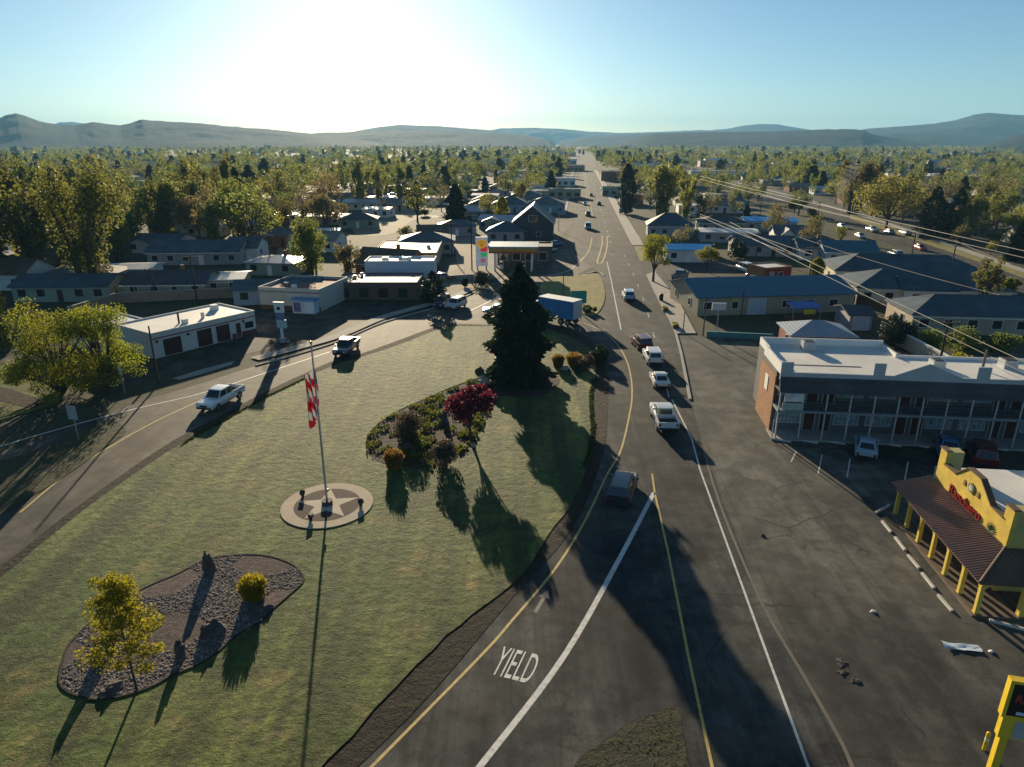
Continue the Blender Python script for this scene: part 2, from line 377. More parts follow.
mulch_m = groundmat('bark_mulch', ((.075,.05,.038),(.09,.065,.05),(.05,.035,.028),(.12,.10,.085)), (.1,.7,2.4,12), bump=1.0, bdist=.12)
gravel_m = groundmat('river_gravel', ((.19,.15,.14),(.07,.05,.04),(.13,.10,.095),(.24,.20,.185)), (.16,.9,3.5,14), bump=1.0, bdist=.12)
walk_m = M('sidewalk_concrete', (.37,.34,.29), .9, .15, .5, bump=.3)
markw = paintmat('white_road_paint', (.68,.67,.62), .45)
marky = paintmat('yellow_road_paint', (.58,.42,.10), .5)
field_m = groundmat('pale_fields', ((.22,.19,.10),(.16,.16,.07),(.26,.22,.13),(.12,.13,.05)), (.003,.01,.05,.4), bump=0.1)

def sheet(name, pts, z, mat, kind='structure'):
    if area(pts) < 0: pts = pts[::-1]
    o = MB().poly([(x,y,z) for x,y in pts]).build(name, mat); o['kind'] = kind; return o
def kerb(name, pts, w, z0, z1, mat):
    mb = MB(); N = len(pts); a = []; b = []
    for i in range(N):
        d = (Vector(pts[min(i+1,N-1)])-Vector(pts[max(i-1,0)])).normalized(); n = Vector((-d.y,d.x))*w/2; p = Vector(pts[i])
        a.append(p+n); b.append(p-n)
    for i in range(N-1):
        mb.add([(a[i].x,a[i].y,z0),(b[i].x,b[i].y,z0),(b[i+1].x,b[i+1].y,z0),(a[i+1].x,a[i+1].y,z0),
                (a[i].x,a[i].y,z1),(b[i].x,b[i].y,z1),(b[i+1].x,b[i+1].y,z1),(a[i+1].x,a[i+1].y,z1)],
               [(4,5,6,7),(1,2,6,5),(3,0,4,7)]+([(0,1,5,4)] if i == 0 else [])+([(2,3,7,6)] if i == N-2 else []))
    return struct(mb.build(name, mat))

S = 16000
sheet('ground', [(-S,-400),(S,-400),(S,S),(-S,S)], 0, town_dirt)
# far fields at the foot of the hills
sheet('field', [(-1900,2350),(-1050,2350),(-1150,2900),(-2300,2900)], .3, field_m)
sheet('field', [(700,2600),(2600,2500),(3200,3000),(900,3100)], .3, field_m)

# lot on the right of the highway
lotP = GP((880,960),(843,746),(800,670),(760,600),(704,452),(690,400),(678,343),(676,336),(700,336),(770,340),(1130,360),(1700,470),(1700,960))
sheet('parking_lot', lotP, .02, asphalt_lot)
# left road and junction
near = GP((-420,860),(-150,668),(0,567),(60,520),(118,478),(175,440),(232,410),(266,392),(331,362),(361,354),(400,340),(436,327),(455,324),(491,325),(520,322))
far = GP((-420,620),(-150,500),(0,452),(82,424),(140,402),(200,384),(256,366),(341,341),(386,322),(446,305),(476,293),(500,279),(520,266),(545,250),(560,240))
leftroad = catmull(near, 5)+catmull(GP((520,322),(546,290),(560,284),(575,276),(592,268)), 4)[1:]+catmull(far, 5)[::-1]
sheet('left_road', leftroad, .03, asphalt_lr)
# highway with the slip lane (one surface up to the bend, then the straight street)
lv = GP((190,960),(300,815),(358,767),(435,690),(511,600),(559,547),(585,506),(603,455),(607,425),(608,390),(606,368),(600,352),(588,338),(573,330),(556,325),(520,322))
up = GP((492,320),(500,300),(540,310),(574,313),(594,318),(603,310),(606,298),(604,285),(600,272),(592,268))
rgt = GP((880,960),(843,746),(800,670),(760,600),(704,452),(690,400),(676,334),(659,300),(647,275))
hwpoly = catmull(lv,4)+up[2:]+[HW(toHW(*G(566,243))[0], toHW(*G(566,243))[1]), HW(toHW(*G(575,222))[0], toHW(*G(575,222))[1])]
aL, aR = -13.5, 12.5
ra = toHW(*G(647,275))[0]
hw_left = toHW(*G(575,222))
hwpoly += [HW(ra-19, hw_left[1]+20), HW(ra-18, 2600), HW(ra, 2600)]+[HW(ra, toHW(*G(647,275))[1]+10)]+rgt[::-1]
sheet('highway', hwpoly, .034, asphalt_hw)

mw, my = MB(), MB(); zm = .040
slipw = catmull(GP((430,830),(480,767),(565,655),(620,558),(654,493)), 6)
strip(mw, slipw, .32, zm)
slipy = catmull(GP((290,850),(372,767),(482,655),(512,621),(556,568),(585,521),(607,475),(621,450),(630,412),(632,395),(631,378),(627,362),(619,347),(608,335),(594,327),(574,321)), 6)
strip(my, slipy, .16, zm)
cy = [G(735,880),G(712,767),G(688,655),G(668,552),G(655,495),G(652,474)]
strip(my, cy, .15, zm)
a_c = toHW(*G(655,495))[0]
rw = [G(850,880),G(808,767),G(767,655),G(700,470),G(692,440),G(672,400)]
strip(mw, rw, .14, zm)
a_r = toHW(*G(700,470))[0]
lw2 = [G(621,330),G(616,305),G(611,280),G(607,262)]
strip(mw, lw2, .18, zm)
strip(mw, catmull(GP((669,398),(655,340),(640,290),(622,250)),4), .12, zm, (3,9))
strip(mw, [HW(ra-5.5,190),HW(ra-5.5,900)], .2, zm, (3,9))
strip(mw, [HW(ra-14.5,330),HW(ra-14.5,900)], .2, zm, (3,9))
strip(my, [HW(ra-9.2,250),HW(ra-9.2,900)], .18, zm); strip(my, [HW(ra-10.6,250),HW(ra-10.6,900)], .18, zm)
strip(my, catmull(GP((597,262),(602,245),(602,236)),4), .3, zm); strip(my, catmull(GP((597,262),(599,264),(603,261),(607,247),(607,236)),4), .3, zm)
strip(my, catmull(GP((566,268),(580,262),(589,250),(592,238)),5), .25, zm); strip(mw, catmull(GP((548,276),(570,270),(585,256)),5), .25, zm)
# left road lines
strip(mw, catmull(GP((-60,470),(0,447),(82,423),(140,408),(200,394),(260,375),(330,352)),5), .2, zm)
strip(my, catmull(GP((20,513),(70,472),(112,446),(155,422),(200,401),(230,388)),5), .18, zm)
strip(mw, catmull(GP((470,311),(500,296),(525,280)),4), .25, zm)
struct(mw.build('road_markings_white', markw)); struct(my.build('road_markings_yellow', marky))
# stall lines in the lots
ml = MB()
for p, q in (((796,452),(791,462)),((822,455),(818,474)),((850,459),(847,478)),((908,462),(904,484)),((936,466),(932,488)),((968,470),(966,494)),((1014,470),(1018,490))):
    strip(ml, GP(p,q), .1, .027)
struct(ml.build('stall_markings', markw))
def textmesh(name, txt, w, h, depth, mat, parent=None, font_sx=None):
    c = bpy.data.curves.new(name, 'FONT'); c.body = txt; c.align_x = 'CENTER'; c.align_y = 'CENTER'; c.size = 1; c.extrude = .5
    o = bpy.data.objects.new('tmp', c); col.objects.link(o); bpy.context.view_layer.update()
    me = bpy.data.meshes.new_from_object(o.evaluated_get(bpy.context.evaluated_depsgraph_get()))
    bpy.data.objects.remove(o); me.name = name
    co = np.empty(len(me.vertices)*3, np.float32); me.vertices.foreach_get('co', co); co = co.reshape(-1,3)
    lo, hi = co.min(0), co.max(0)
    co = (co-(lo+hi)/2)/(hi-lo)*np.array([w,h,depth]); me.vertices.foreach_set('co', co.reshape(-1)); me.update()
    me.materials.clear(); me.materials.append(mat); return link(name, me, parent)
yt = textmesh('yield_marking', 'YIELD', 2.15, 2.15, .004, markw)
yx, yy = G(516,665); yt.location = (yx, yy, .042); yt.rotation_euler.z = rad(-19.5); struct(yt)
am = MB()
ax, ay = G(541,603)
for (x0,x1,y0,y1) in ((-.12,.12,-1.0,.5),):
    am.add([(x0,y0,0),(x1,y0,0),(x1,y1,0),(x0,y1,0),(-.35,.5,0),(.35,.5,0),(0,1.3,0)], [(0,1,2,3),(4,5,6)])
ao = am.build('lane_arrow_marking', paintmat('worn_tan_paint', (.15,.13,.10), .8)); ao.location = (ax,ay,.04); ao.rotation_euler.z = rad(-22); struct(ao)

# lawn between the roads, its verge and beds
lawnP = GP((-330,905),(-150,690),(0,579),(62,528),(118,486),(175,448),(232,416),(266,397),(331,367),(361,358),(400,345),(436,331),(455,327),(480,327),(520,326),(550,330),(575,340),(592,352),(596,372),(592,400),(594,425),(590,456),(574,499),(548,535),(521,577),(473,615),(416,666),(328,762),(245,850),(110,960),(-300,960))
vergeP = GP((-420,930),(-150,668),(0,567),(60,520),(118,478),(175,440),(232,410),(266,392),(331,362),(361,354),(400,340),(436,327),(455,324),(491,325),(520,322),(556,325),(573,330),(588,338),(600,352),(606,368),(608,390),(607,425),(603,455),(585,506),(559,547),(511,600),(435,690),(358,767),(300,815),(190,960))
sheet('dirt_verge', catmull(vergeP,3,True), .05, verge_m)
lawnC = catmull(lawnP,4,True); lw_r = random.Random(4)
lawnC = [(x+lw_r.uniform(-.07,.07), y+lw_r.uniform(-.07,.07)) for x, y in lawnC]
sheet('lawn', lawnC, .09, lawn_m)
LZ = .09
goreP = GP((548,940),(570,775),(598,746),(622,728),(644,716),(662,711),(678,709),(684,740),(690,775),(700,860),(700,940))
sheet('gore_grass', catmull(goreP,3,True), .05, groundmat('weedy_gore', ((.045,.05,.022),(.065,.06,.042),(.055,.048,.036),(.035,.05,.018)), (.1,.5,1.6,8), bump=.9, bdist=.15))
isl = GP((545,300),(540,286),(556,277),(580,275),(597,274),(603,283),(605,297),(601,309),(592,316),(575,312),(558,309))
sheet('island_lawn', catmull(isl,4,True), .09, dry_m)
kerb('island_kerb', catmull(GP((588,274),(597,272),(604,276)),4), .35, .03, .17, concrete)
bedA = catmull(GP((366,446),(375,428),(400,411),(425,400),(452,388),(478,380),(492,385),(496,400),(484,424),(470,446),(440,466),(400,467),(376,461)),4,True)
sheet('planting_bed', bedA, LZ+.02, mulch_m)
b2 = [(0,590),(20,480),(45,425),(130,340),(210,285),(350,200),(480,145),(600,85),(740,65),(860,72),(960,110),(1000,165),(950,220),(870,290),(820,340),(720,400),(600,500),(460,560),(390,600),(280,640),(160,660),(60,640)]
bedB = catmull([G(60+x/4.096, 540+y/4.096) for x,y in b2],3,True)
sheet('gravel_bed', bedB, LZ+.02, gravel_m)
kerb('bed_edging', bedB+[bedB[0]], .1, LZ, LZ+.05, M('dark_edging', (.03,.024,.02), .9))
kerb('bed_edging', bedA[:30], .09, LZ, LZ+.06, M('dark_edging2', (.03,.024,.02), .9))
sheet('conifer_bed', catmull(GP((478,382),(500,372),(540,374),(560,380),(545,396),(510,398),(488,392)),4,True), LZ+.02, mulch_m)
# left grass strip beside the sign, and bank of grass by the left edge
sheet('left_grass', catmull(GP((-200,500),(0,462),(60,440),(110,422),(126,432),(105,448),(60,480),(0,515),(-200,630)),3,True), .07, groundmat('weedy_grass', ((.05,.06,.02),(.075,.07,.03),(.06,.05,.03),(.035,.05,.015)), (.1,.4,1.4,9)))
sheet('left_bank', catmull(GP((-60,380),(0,372),(40,380),(66,394),(52,406),(20,415),(-60,432)),3,True), .08, groundmat('bank_grass', ((.11,.15,.025),(.15,.17,.035),(.13,.09,.05),(.07,.11,.02)), (.06,.2,1.2,9)))
sheet('dirt_track', catmull(GP((-40,392),(0,388),(25,395),(42,402),(30,409),(0,402),(-40,410)),3,True), .095, verge_m)
# sidewalks
def walk(name, pts, z1=.15): return struct(MB().prism(pts, .0, z1).build(name, walk_m))
walk('sidewalk', GP((676,334),(659,300),(647,275),(655,272),(664,283),(678,300),(696,334)))
walk('sidewalk', [HW(ra+.1,186),HW(ra+3.2,186),HW(ra+3.2,700),HW(ra+.1,700)])
walk('sidewalk', [HW(ra-22.2,hw_left[1]+24),HW(ra-19.1,hw_left[1]+24),HW(ra-19.1,700),HW(ra-22.2,700)])
fw = catmull(GP((172,379),(205,369),(235,362),(256,364),(341,341),(386,322),(446,305)),4)
o = strip(MB(), [(x-1.0*0.5, y+1.0) for x,y in catmull(GP((256,362),(300,350),(341,338),(386,319),(446,302),(474,290)),4)], 1.9, .13); struct(o.build('sidewalk', walk_m))
kerb('kerb', catmull(GP((256,366),(300,354),(341,341),(386,322),(446,305),(474,293)),4), .3, .03, .15, concrete)
sheet('sidewalk_apron', GP((172,379),(200,370),(235,361),(232,365),(200,375),(180,380)), .045, walk_m)
kerb('kerb', catmull(rgt[::-1][:4],3), .3, .03, .16, concrete)
kerb('road_edge_line', catmull(GP((860,790),(843,746),(800,670),(760,600),(720,505),(704,452)),3), .18, .02, .045, M('kerb_worn', (.17,.15,.12), .9))
# town surfaces on the left
sheet('bank_lot', GP((110,392),(256,352),(341,336),(446,300),(440,282),(330,282),(300,300),(256,306),(250,332),(110,384)), .02, asphalt_old)
sheet('gas_station_lot', GP((440,300),(476,292),(520,264),(560,238),(575,222),(540,225),(480,236),(452,236),(440,262),(436,280)), .022, asphalt_old)
sheet('pale_lot', GP((440,291),(474,288),(496,277),(505,271),(465,268),(440,274)), .026, pale_lot)
sheet('pale_lot', GP((457,266),(478,268),(486,242),(470,231),(454,233)), .026, pale_lot)
sheet('pale_lot', catmull(GP((352,230),(366,223),(392,212),(425,203),(433,205),(430,213),(410,222),(396,233),(366,236)),3,True), .026, pale_lot)
sheet('pale_lot', GP((276,262),(296,262),(298,247),(278,246)), .026, pale_lot)
sheet('tan_verge', GP((640,262),(634,246),(615,222),(622,221),(640,236),(650,258)), .025, dry_m)
sheet('yard_lot', GP((640,262),(668,256),(760,262),(760,286),(690,300),(672,290)), .024, asphalt_old)
rs = GP((690,172),(760,188),(800,199),(880,222),(950,246),(1024,272),(1200,330),(1200,380),(1024,300),(950,266),(884,242),(800,210),(750,196),(690,180))
sheet('right_street', rs, .03, asphalt_old)
strip_o = MB(); strip(strip_o, GP((690,171),(800,198),(880,221),(950,245),(1024,271),(1200,327)), 2.5, .05); struct(strip_o.build('right_sidewalk', walk_m))
sheet('right_verge', GP((850,219),(884,230),(950,252),(1024,278),(1024,272),(950,247),(884,225),(850,214)), .035, dry_m)
# cross streets in the town
ROADS = []
for s in (255, 345, 440, 560, 700):
    P = [HW(-600,s-4),HW(ra-20,s-4),HW(ra-20,s+4),HW(-600,s+4)]; ROADS.append(P); sheet('cross_street', P, .016, asphalt_old)
    P = [HW(ra,s-4),HW(600,s-4),HW(600,s+4),HW(ra,s+4)]; ROADS.append(P); sheet('cross_street', P, .016, asphalt_old)
for a in (-150,-260,-370): 
    P = [HW(a-4,150),HW(a+4,150),HW(a+4,900),HW(a-4,900)]; ROADS.append(P); sheet('back_street', P, .014, asphalt_old)

# star plaza
px0, py0 = G(327.5,506); mb = MB()
circ = lambda r, n=56: [(r*math.cos(2*math.pi*i/n), r*math.sin(2*math.pi*i/n)) for i in range(n)]
plz = thing('star_plaza', 'round concrete plaza with a pale five-pointed star on dark paving at the flagpole', 'plaza', (px0,py0,LZ), 0)
MB().prism(circ(3.4), 0, .06).build('outer_ring', M('plaza_concrete', (.50,.41,.30), .9, .12, .8, bump=.2), plz)
MB().prism(circ(2.45), .03, .066).build('dark_paving', M('dark_pavers', (.075,.048,.038), .9, .25, 2.5, brick=3), plz)
st = []
for i in range(10):
    r = 2.42 if i % 2 == 0 else .95; t = math.pi/2+math.pi*i/5+rad(8); st.append((r*math.cos(t), r*math.sin(t)))
MB().prism(st, .04, .072).build('star', M('star_concrete', (.58,.49,.37), .9, .1, .8), plz)
# ------------------------------------------------------------------ foliage
nr = np.random.default_rng(5)
L_olive = leafmat('olive_leaves', (.25,.25,.05), (.19,.195,.048), .6, .3, .03)
L_brown = leafmat('budding_twigs', (.25,.205,.08), (.19,.165,.07), .55, .3, .03)
L_green = leafmat('green_leaves', (.16,.205,.04), (.11,.14,.032), .55)
L_bright = leafmat('bright_spring_leaves', (.34,.33,.028), (.23,.24,.026), .6, .12)
L_yellow = leafmat('yellow_green_leaves', (.38,.33,.022), (.27,.25,.022), .6, .1)
L_purple = leafmat('purple_leaves', (.27,.035,.05), (.18,.026,.04), .45, .1)
L_conifer = leafmat('conifer_needles', (.04,.058,.028), (.026,.04,.02), .2, .3)
L_conif2 = leafmat('dark_needles', (.032,.048,.026), (.022,.034,.02), .2, .3)
L_mauve = leafmat('mauve_twigs', (.155,.105,.08), (.11,.075,.055), .3, .1)
L_tan = leafmat('dry_grass_blades', (.38,.22,.06), (.26,.15,.045), .5, .1)
L_cover = leafmat('ground_cover_leaves', (.18,.21,.03), (.10,.13,.022), .5, .2)
def unit(n):
    v = nr.normal(size=(n,3)); return v/np.linalg.norm(v,axis=1,keepdims=True)
def quads(C, size, aspect=1.0, dirs=None, flat=0):
    n = len(C); a = unit(n) if dirs is None else dirs/np.linalg.norm(dirs,axis=1,keepdims=True)
    b = np.cross(a, unit(n)); b /= np.linalg.norm(b,axis=1,keepdims=True)+1e-9
    s = (size*nr.uniform(.6,1.4,(n,1))); a = a*s*aspect/2; b = b*s/2
    j = lambda: nr.uniform(.75,1.2,(n,1))
    return np.stack([C-a*j()-b*j()*.6, C+a*j()*.4-b*j(), C+a*j()+b*j()*.5, C-a*j()*.3+b*j()], axis=1)
def clump_pts(centers, radii, n, zs=.8):
    c = np.asarray(centers); r = np.asarray(radii); p = r**2/np.sum(r**2)
    k = nr.choice(len(c), n, p=p); d = unit(n)*(nr.uniform(.15,1,(n,1))**.5)
    d[:,2] *= zs; return c[k]+d*r[k][:,None]
def tree_geo(h, w, style, nleaf, leaf, rng):
    """trunk MB and crown quads of one tree, base at the origin"""
    tr = MB(); R = w/2; cen = []; rad_ = []
    if style == 'broad':
        th = h*rng.uniform(.16,.24); r0 = .028*h
        tr.tube((0,0,-.1),(0,0,th), r0, r0*.75, 7)
        for i in range(rng.randint(7,10)):
            t = 2*math.pi*(i/8+rng.uniform(-.06,.06)); rr = R*rng.uniform(.35,.72); z = h*rng.uniform(.42,.8)
            e = (rr*math.cos(t), rr*math.sin(t), z); m = (e[0]*.45, e[1]*.45, th+(z-th)*.55)
            tr.tube((0,0,th*.95), m, r0*.5, r0*.3, 5); tr.tube(m, e, r0*.3, r0*.08, 5)
            cen.append(e); rad_.append(R*rng.uniform(.3,.5))
            for q in range(2):
                e2 = (e[0]*rng.uniform(.5,1.35), e[1]*rng.uniform(.5,1.35), z+h*rng.uniform(-.15,.16)); tr.tube(m, e2, r0*.18, r0*.05, 4)
                cen.append(e2); rad_.append(R*rng.uniform(.2,.36))
        cen.append((0,0,h*.84)); rad_.append(R*.38); tr.tube((0,0,th),(0,0,h*.85), r0*.6, r0*.08, 5)
        P = clump_pts(cen, rad_, nleaf, .8); Q = quads(P, leaf)
    elif style == 'lowbroad':
        r0 = .022*h
        for i in range(16):
            t = 2*math.pi*(i/16*2+rng.uniform(-.1,.1)); rr = R*rng.uniform(.3,.85); z = h*rng.uniform(.14,.92)*(1.05-.3*rr/R); e = (rr*math.cos(t), rr*math.sin(t), z); m = (e[0]*.35, e[1]*.35, z*.5)
            tr.tube((e[0]*.03,e[1]*.03,-.1), m, r0*.8, r0*.45, 5); tr.tube(m, e, r0*.45, r0*.08, 5); cen.append(e); rad_.append(R*rng.uniform(.2,.36))
            for q in range(4):
                e2 = (m[0]+(e[0]-m[0])*rng.uniform(.2,1.3), m[1]+(e[1]-m[1])*rng.uniform(.2,1.3), z*rng.uniform(.6,1.15)+.02*h); tr.tube(m, e2, r0*.2, r0*.05, 4); cen.append(e2); rad_.append(R*rng.uniform(.12,.22))
        for i in range(26):
            t = rng.uniform(0,6.28); rr = R*rng.uniform(.35,.95); cen.append((rr*math.cos(t), rr*math.sin(t), h*rng.uniform(.1,.4))); rad_.append(R*rng.uniform(.13,.22)); tr.tube((rr*.2*math.cos(t),rr*.2*math.sin(t),h*.12), cen[-1], r0*.25, r0*.05, 4)
        P = clump_pts(cen, rad_, nleaf, .75); P[:,2] = np.clip(P[:,2], .2, None); Q = quads(P, leaf)
    elif style == 'upright':                      # many steep stems, ragged top
        r0 = .02*h
        for i in range(rng.randint(8,12)):
            t = rng.uniform(0,6.28); b0 = rng.uniform(0,R*.22); rr = R*rng.uniform(.2,.85); z = h*rng.uniform(.68,1.0)-.12*h*(rr/R)
            b = (b0*math.cos(t), b0*math.sin(t), -.1); e = (rr*math.cos(t), rr*math.sin(t), z); m = (rr*.4*math.cos(t), rr*.4*math.sin(t), z*.5)
            tr.tube(b, m, r0, r0*.6, 5); tr.tube(m, e, r0*.6, r0*.1, 5)
            for k in np.linspace(.38,1.0,7):
                x = tuple(m[a]+(e[a]-m[a])*k*1.0 if k > .5 else b[a]+(m[a]-b[a])*k*2 for a in (0,1,2))
                cen.append((x[0]+rng.uniform(-.1,.1)*R, x[1]+rng.uniform(-.1,.1)*R, x[2])); rad_.append(R*rng.uniform(.15,.27))
                tr.tube(x, (x[0]+rng.uniform(-.3,.3)*R, x[1]+rng.uniform(-.3,.3)*R, x[2]+h*.08), r0*.2, r0*.06, 4)
        P = clump_pts(cen, rad_, nleaf, 1.5); Q = quads(P, leaf, 1.3)
    elif style == 'conifer':
        r0 = .018*h; tr.tube((0,0,-.1),(0,0,h*.97), r0, r0*.1, 7)
        zz = h*(.03+.97*nr.beta(1.0,1.55,nleaf)); f = 1-zz/h
        prof = R*np.clip(f*2.5, 0, 1)**.8*(.8+.2*np.sin(zz/h*26+nr.uniform(0,6)))
        t = nr.uniform(0,2*np.pi,nleaf); lob = 1+.16*np.sin(t*5+zz*1.7)+.12*np.sin(t*9-zz*2.3)
        rr = prof*lob*np.sqrt(nr.uniform(.12,1.0,nleaf)); P = np.stack([rr*np.cos(t), rr*np.sin(t), zz-.12*rr],1)
        d = np.stack([np.cos(t), np.sin(t), np.full(nleaf,-.25)],1)+nr.normal(0,.35,(nleaf,3)); Q = quads(P, leaf, 1.9, d)
    elif style == 'column':
        r0 = .018*h; tr.tube((0,0,-.1),(0,0,h*.95), r0, r0*.1, 6)
        zz = h*nr.uniform(.03,1,nleaf); f = zz/h
        prof = R*np.sin(np.clip(f*.86+.14,0,1)*np.pi)**.45*(1+.12*np.sin(zz*2.1)); t = nr.uniform(0,2*np.pi,nleaf)
        rr = prof*np.sqrt(nr.uniform(.2,1,nleaf))*(1+.15*np.sin(t*4+zz)); P = np.stack([rr*np.cos(t), rr*np.sin(t), zz],1)
        d = np.stack([np.cos(t)*.4, np.sin(t)*.4, np.ones(nleaf)],1)+nr.normal(0,.3,(nleaf,3)); Q = quads(P, leaf, 1.8, d)
    elif style == 'wispy':                        # thin young tree
        th = h*.2; r0 = .011*h; tr.tube((0,0,-.1),(.02*h,0,h*.95), r0, r0*.15, 6)
        for i in range(46):
            k = .2+.76*i/46; t = i*2.4+rng.uniform(-.3,.3); L = R*(1.12-k*.85)*rng.uniform(.7,1.2); z = h*k
            e = (L*math.cos(t), L*math.sin(t), z+L*rng.uniform(.25,.6)); tr.tube((.02*h*k,0,z), e, r0*.35, r0*.08, 4)
            for q in (.4,.62,.82,1.02):
                cen.append((e[0]*q, e[1]*q, z+(e[2]-z)*q)); rad_.append(R*.15*rng.uniform(.8,1.4))
        P = clump_pts(cen, rad_, nleaf, .9); Q = quads(P, leaf)
    elif style == 'bare':
        th = h*.25; r0 = .025*h; tr.tube((0,0,-.1),(0,0,th), r0, r0*.7, 6)
        for i in range(16):
            t = rng.uniform(0,6.28); L = R*rng.uniform(.4,1); z = h*rng.uniform(.55,1); e = (L*math.cos(t), L*math.sin(t), z); m = (e[0]*.4,e[1]*.4,th+(z-th)*.5)
            tr.tube((0,0,th),m,r0*.4,r0*.25,4); tr.tube(m,e,r0*.25,r0*.05,4)
            for q in range(4):
                e2 = (e[0]+rng.uniform(-.3,.3)*R, e[1]+rng.uniform(-.3,.3)*R, z+rng.uniform(-.05,.15)*h); tr.tube(m,e2,r0*.14,r0*.04,3)
                cen.append(e2); rad_.append(R*.22)
        P = clump_pts(cen, rad_, nleaf, 1); Q = quads(P, leaf, 1.5)
    elif style == 'bush':
        for i in range(9):
            t = rng.uniform(0,6.28); L = R*rng.uniform(0,.62); cen.append((L*math.cos(t), L*math.sin(t), h*rng.uniform(.1,.56))); rad_.append(min(R,h*.8)*rng.uniform(.38,.52))
            tr.tube((0,0,0), cen[-1], .03, .012, 4)
        P = clump_pts(cen, rad_, nleaf, .9); P[:,2] = np.clip(P[:,2], .03, None); Q = quads(P, leaf)
    elif style == 'grass':                        # fountain of blades
        t = nr.uniform(0,2*np.pi,nleaf); b = R*.72*np.sqrt(nr.uniform(0,1,nleaf)); o = nr.uniform(0,1,nleaf); k = nr.uniform(.1,1,nleaf)
        rr = b+(R*.38*o)*k**1.8; zz = h*k*(1-.3*o*k-.25*(b/R)**2)
        P = np.stack([rr*np.cos(t), rr*np.sin(t), zz],1); d = np.stack([np.cos(t)*o*k, np.sin(t)*o*k, np.full(nleaf,1.0)],1)+nr.normal(0,.12,(nleaf,3)); Q = quads(P, leaf, 5.0, d)
        tr.tube((0,0,-.02),(0,0,h*.2), R*.6, R*.5, 8)
    return tr, Q
def make_tree(px, py, pt, wpx, style, lm, label, cat='tree', name=None, nleaf=3000, leaf=.3, group=None, bk=None, z=0.0, seed=None, h=None):
    x, y = G(px, py, z); hh = h or max(1.0, HT(pt, y)-z); w = wpx*PXM(px,py); rng = random.Random(seed or int(px*13+py))
    tr, Q = tree_geo(hh, w, style, nleaf, leaf, rng)
    nm = name or {'conifer':'conifer_tree','column':'columnar_tree','bush':'shrub','grass':'grass_clump'}.get(style,'broadleaf_tree')
    o = thing(nm, label, cat, (x,y,z), rng.uniform(0,6.28), group)
    if style == 'grass': link('blades', quads_mesh('blades', Q, lm), o); tr.build('crown_base', L_tan, o)
    else: tr.build('trunk' if style != 'bush' else 'stems', bk or bark, o, True); link('crown' if style != 'bush' else 'foliage', quads_mesh('crown', Q, lm), o)
    OBST.append((x, y, max(1.5, w*.4))); return o
OBST = []
T = make_tree
T(519,381,263,60,'conifer',L_conifer,'tall dark bushy conifer on the lawn beside the blue box truck',nleaf=16000,leaf=.34,z=LZ)
T(470,438,384,50,'broad',L_purple,'round purple-leaved tree in the planting bed on the lawn',nleaf=5500,leaf=.2,z=LZ)
T(137,690,575,80,'wispy',L_yellow,'thin yellow-green young tree standing in the gravel bed',nleaf=9500,leaf=.1,z=LZ,bk=bark)
T(62,391,296,104,'lowbroad',L_bright,'yellow-green tree at the left grass bank, the left one of two',nleaf=19000,leaf=.15)
T(110,386,301,88,'lowbroad',L_bright,'yellow-green tree beside the left end of the white garage',nleaf=17000,leaf=.15)
T(90,293,162,112,'upright',L_olive,'large olive cottonwood with many upright stems behind the yellow-green trees',nleaf=10125,leaf=0.343)
T(105,294,252,34,'bush',L_brown,'rust-tinged olive bush at the foot of the big cottonwood','shrub',nleaf=2430,leaf=0.264)
T(313,277,219,58,'upright',L_olive,'rounded olive tree with upright stems behind the drive-through bank',nleaf=6075,leaf=0.277)
T(350,279,243,34,'upright',L_brown,'brownish sparse tree right of the rounded olive tree behind the bank',nleaf=2025,leaf=0.264)
T(433,302,271,28,'conifer',L_conifer,'small dark conifer beside the end of the pale store wall',nleaf=2362,leaf=0.238)
T(482,287,269,34,'bush',L_conif2,'low dark clipped shrub on the gas station corner','shrub',nleaf=1687,leaf=0.231)
T(465,287,272,10,'bush',L_conif2,'small dark shrub left of the low clipped shrub at the gas station','shrub',nleaf=810,leaf=0.231)
T(653,282,230,36,'broad',L_bright,'bright yellow-green street tree beside the highway sidewalk',nleaf=4387,leaf=0.218)
T(706,272,245,25,'broad',L_bright,'small bright green round tree in front of the bright blue roofed building',nleaf=2362,leaf=0.218)
T(626,214,164,15,'column',L_conif2,'tall dark columnar evergreen beside the highway',nleaf=2362,leaf=0.462)
T(661,222,165,40,'upright',L_olive,'tall yellow-olive tree right of the dark columnar evergreen',nleaf=4050,leaf=0.495)
T(687,216,176,22,'upright',L_olive,'smaller yellow-olive tree right of the tall yellow-olive one',nleaf=2025,leaf=0.429)
T(161,243,178,60,'upright',L_olive,'broad olive tree cluster left of centre behind the dark-roofed long building',nleaf=5400,leaf=0.495)
T(200,240,196,50,'broad',L_brown,'brownish budding tree beside the broad olive tree cluster',nleaf=3375,leaf=0.462)
T(172,238,226,22,'bush',L_bright,'low bright green bush behind the long dark-roofed building','shrub',nleaf=1080,leaf=0.330)
T(120,262,205,42,'upright',L_olive,'olive tree just right of the large cottonwood',nleaf=3375,leaf=0.396)
T(256,229,208,12,'conifer',L_bright,'small bright lime cone-shaped tree among the left houses',nleaf=1215,leaf=0.330)
T(502,222,197,13,'column',L_yellow,'yellow slender tree beside the dark gabled house',nleaf=1350,leaf=0.396)
T(328,232,196,40,'broad',L_brown,'brown-olive tree among houses beyond the rounded olive tree',nleaf=3037,leaf=0.462)
T(852,214,160,48,'upright',L_brown,'tall olive-brown tree beyond the right street, left of the domed olive tree',nleaf=4725,leaf=0.528)
T(886,228,176,76,'broad',L_olive,'wide domed olive tree beyond the right street',nleaf=6075,leaf=0.495)
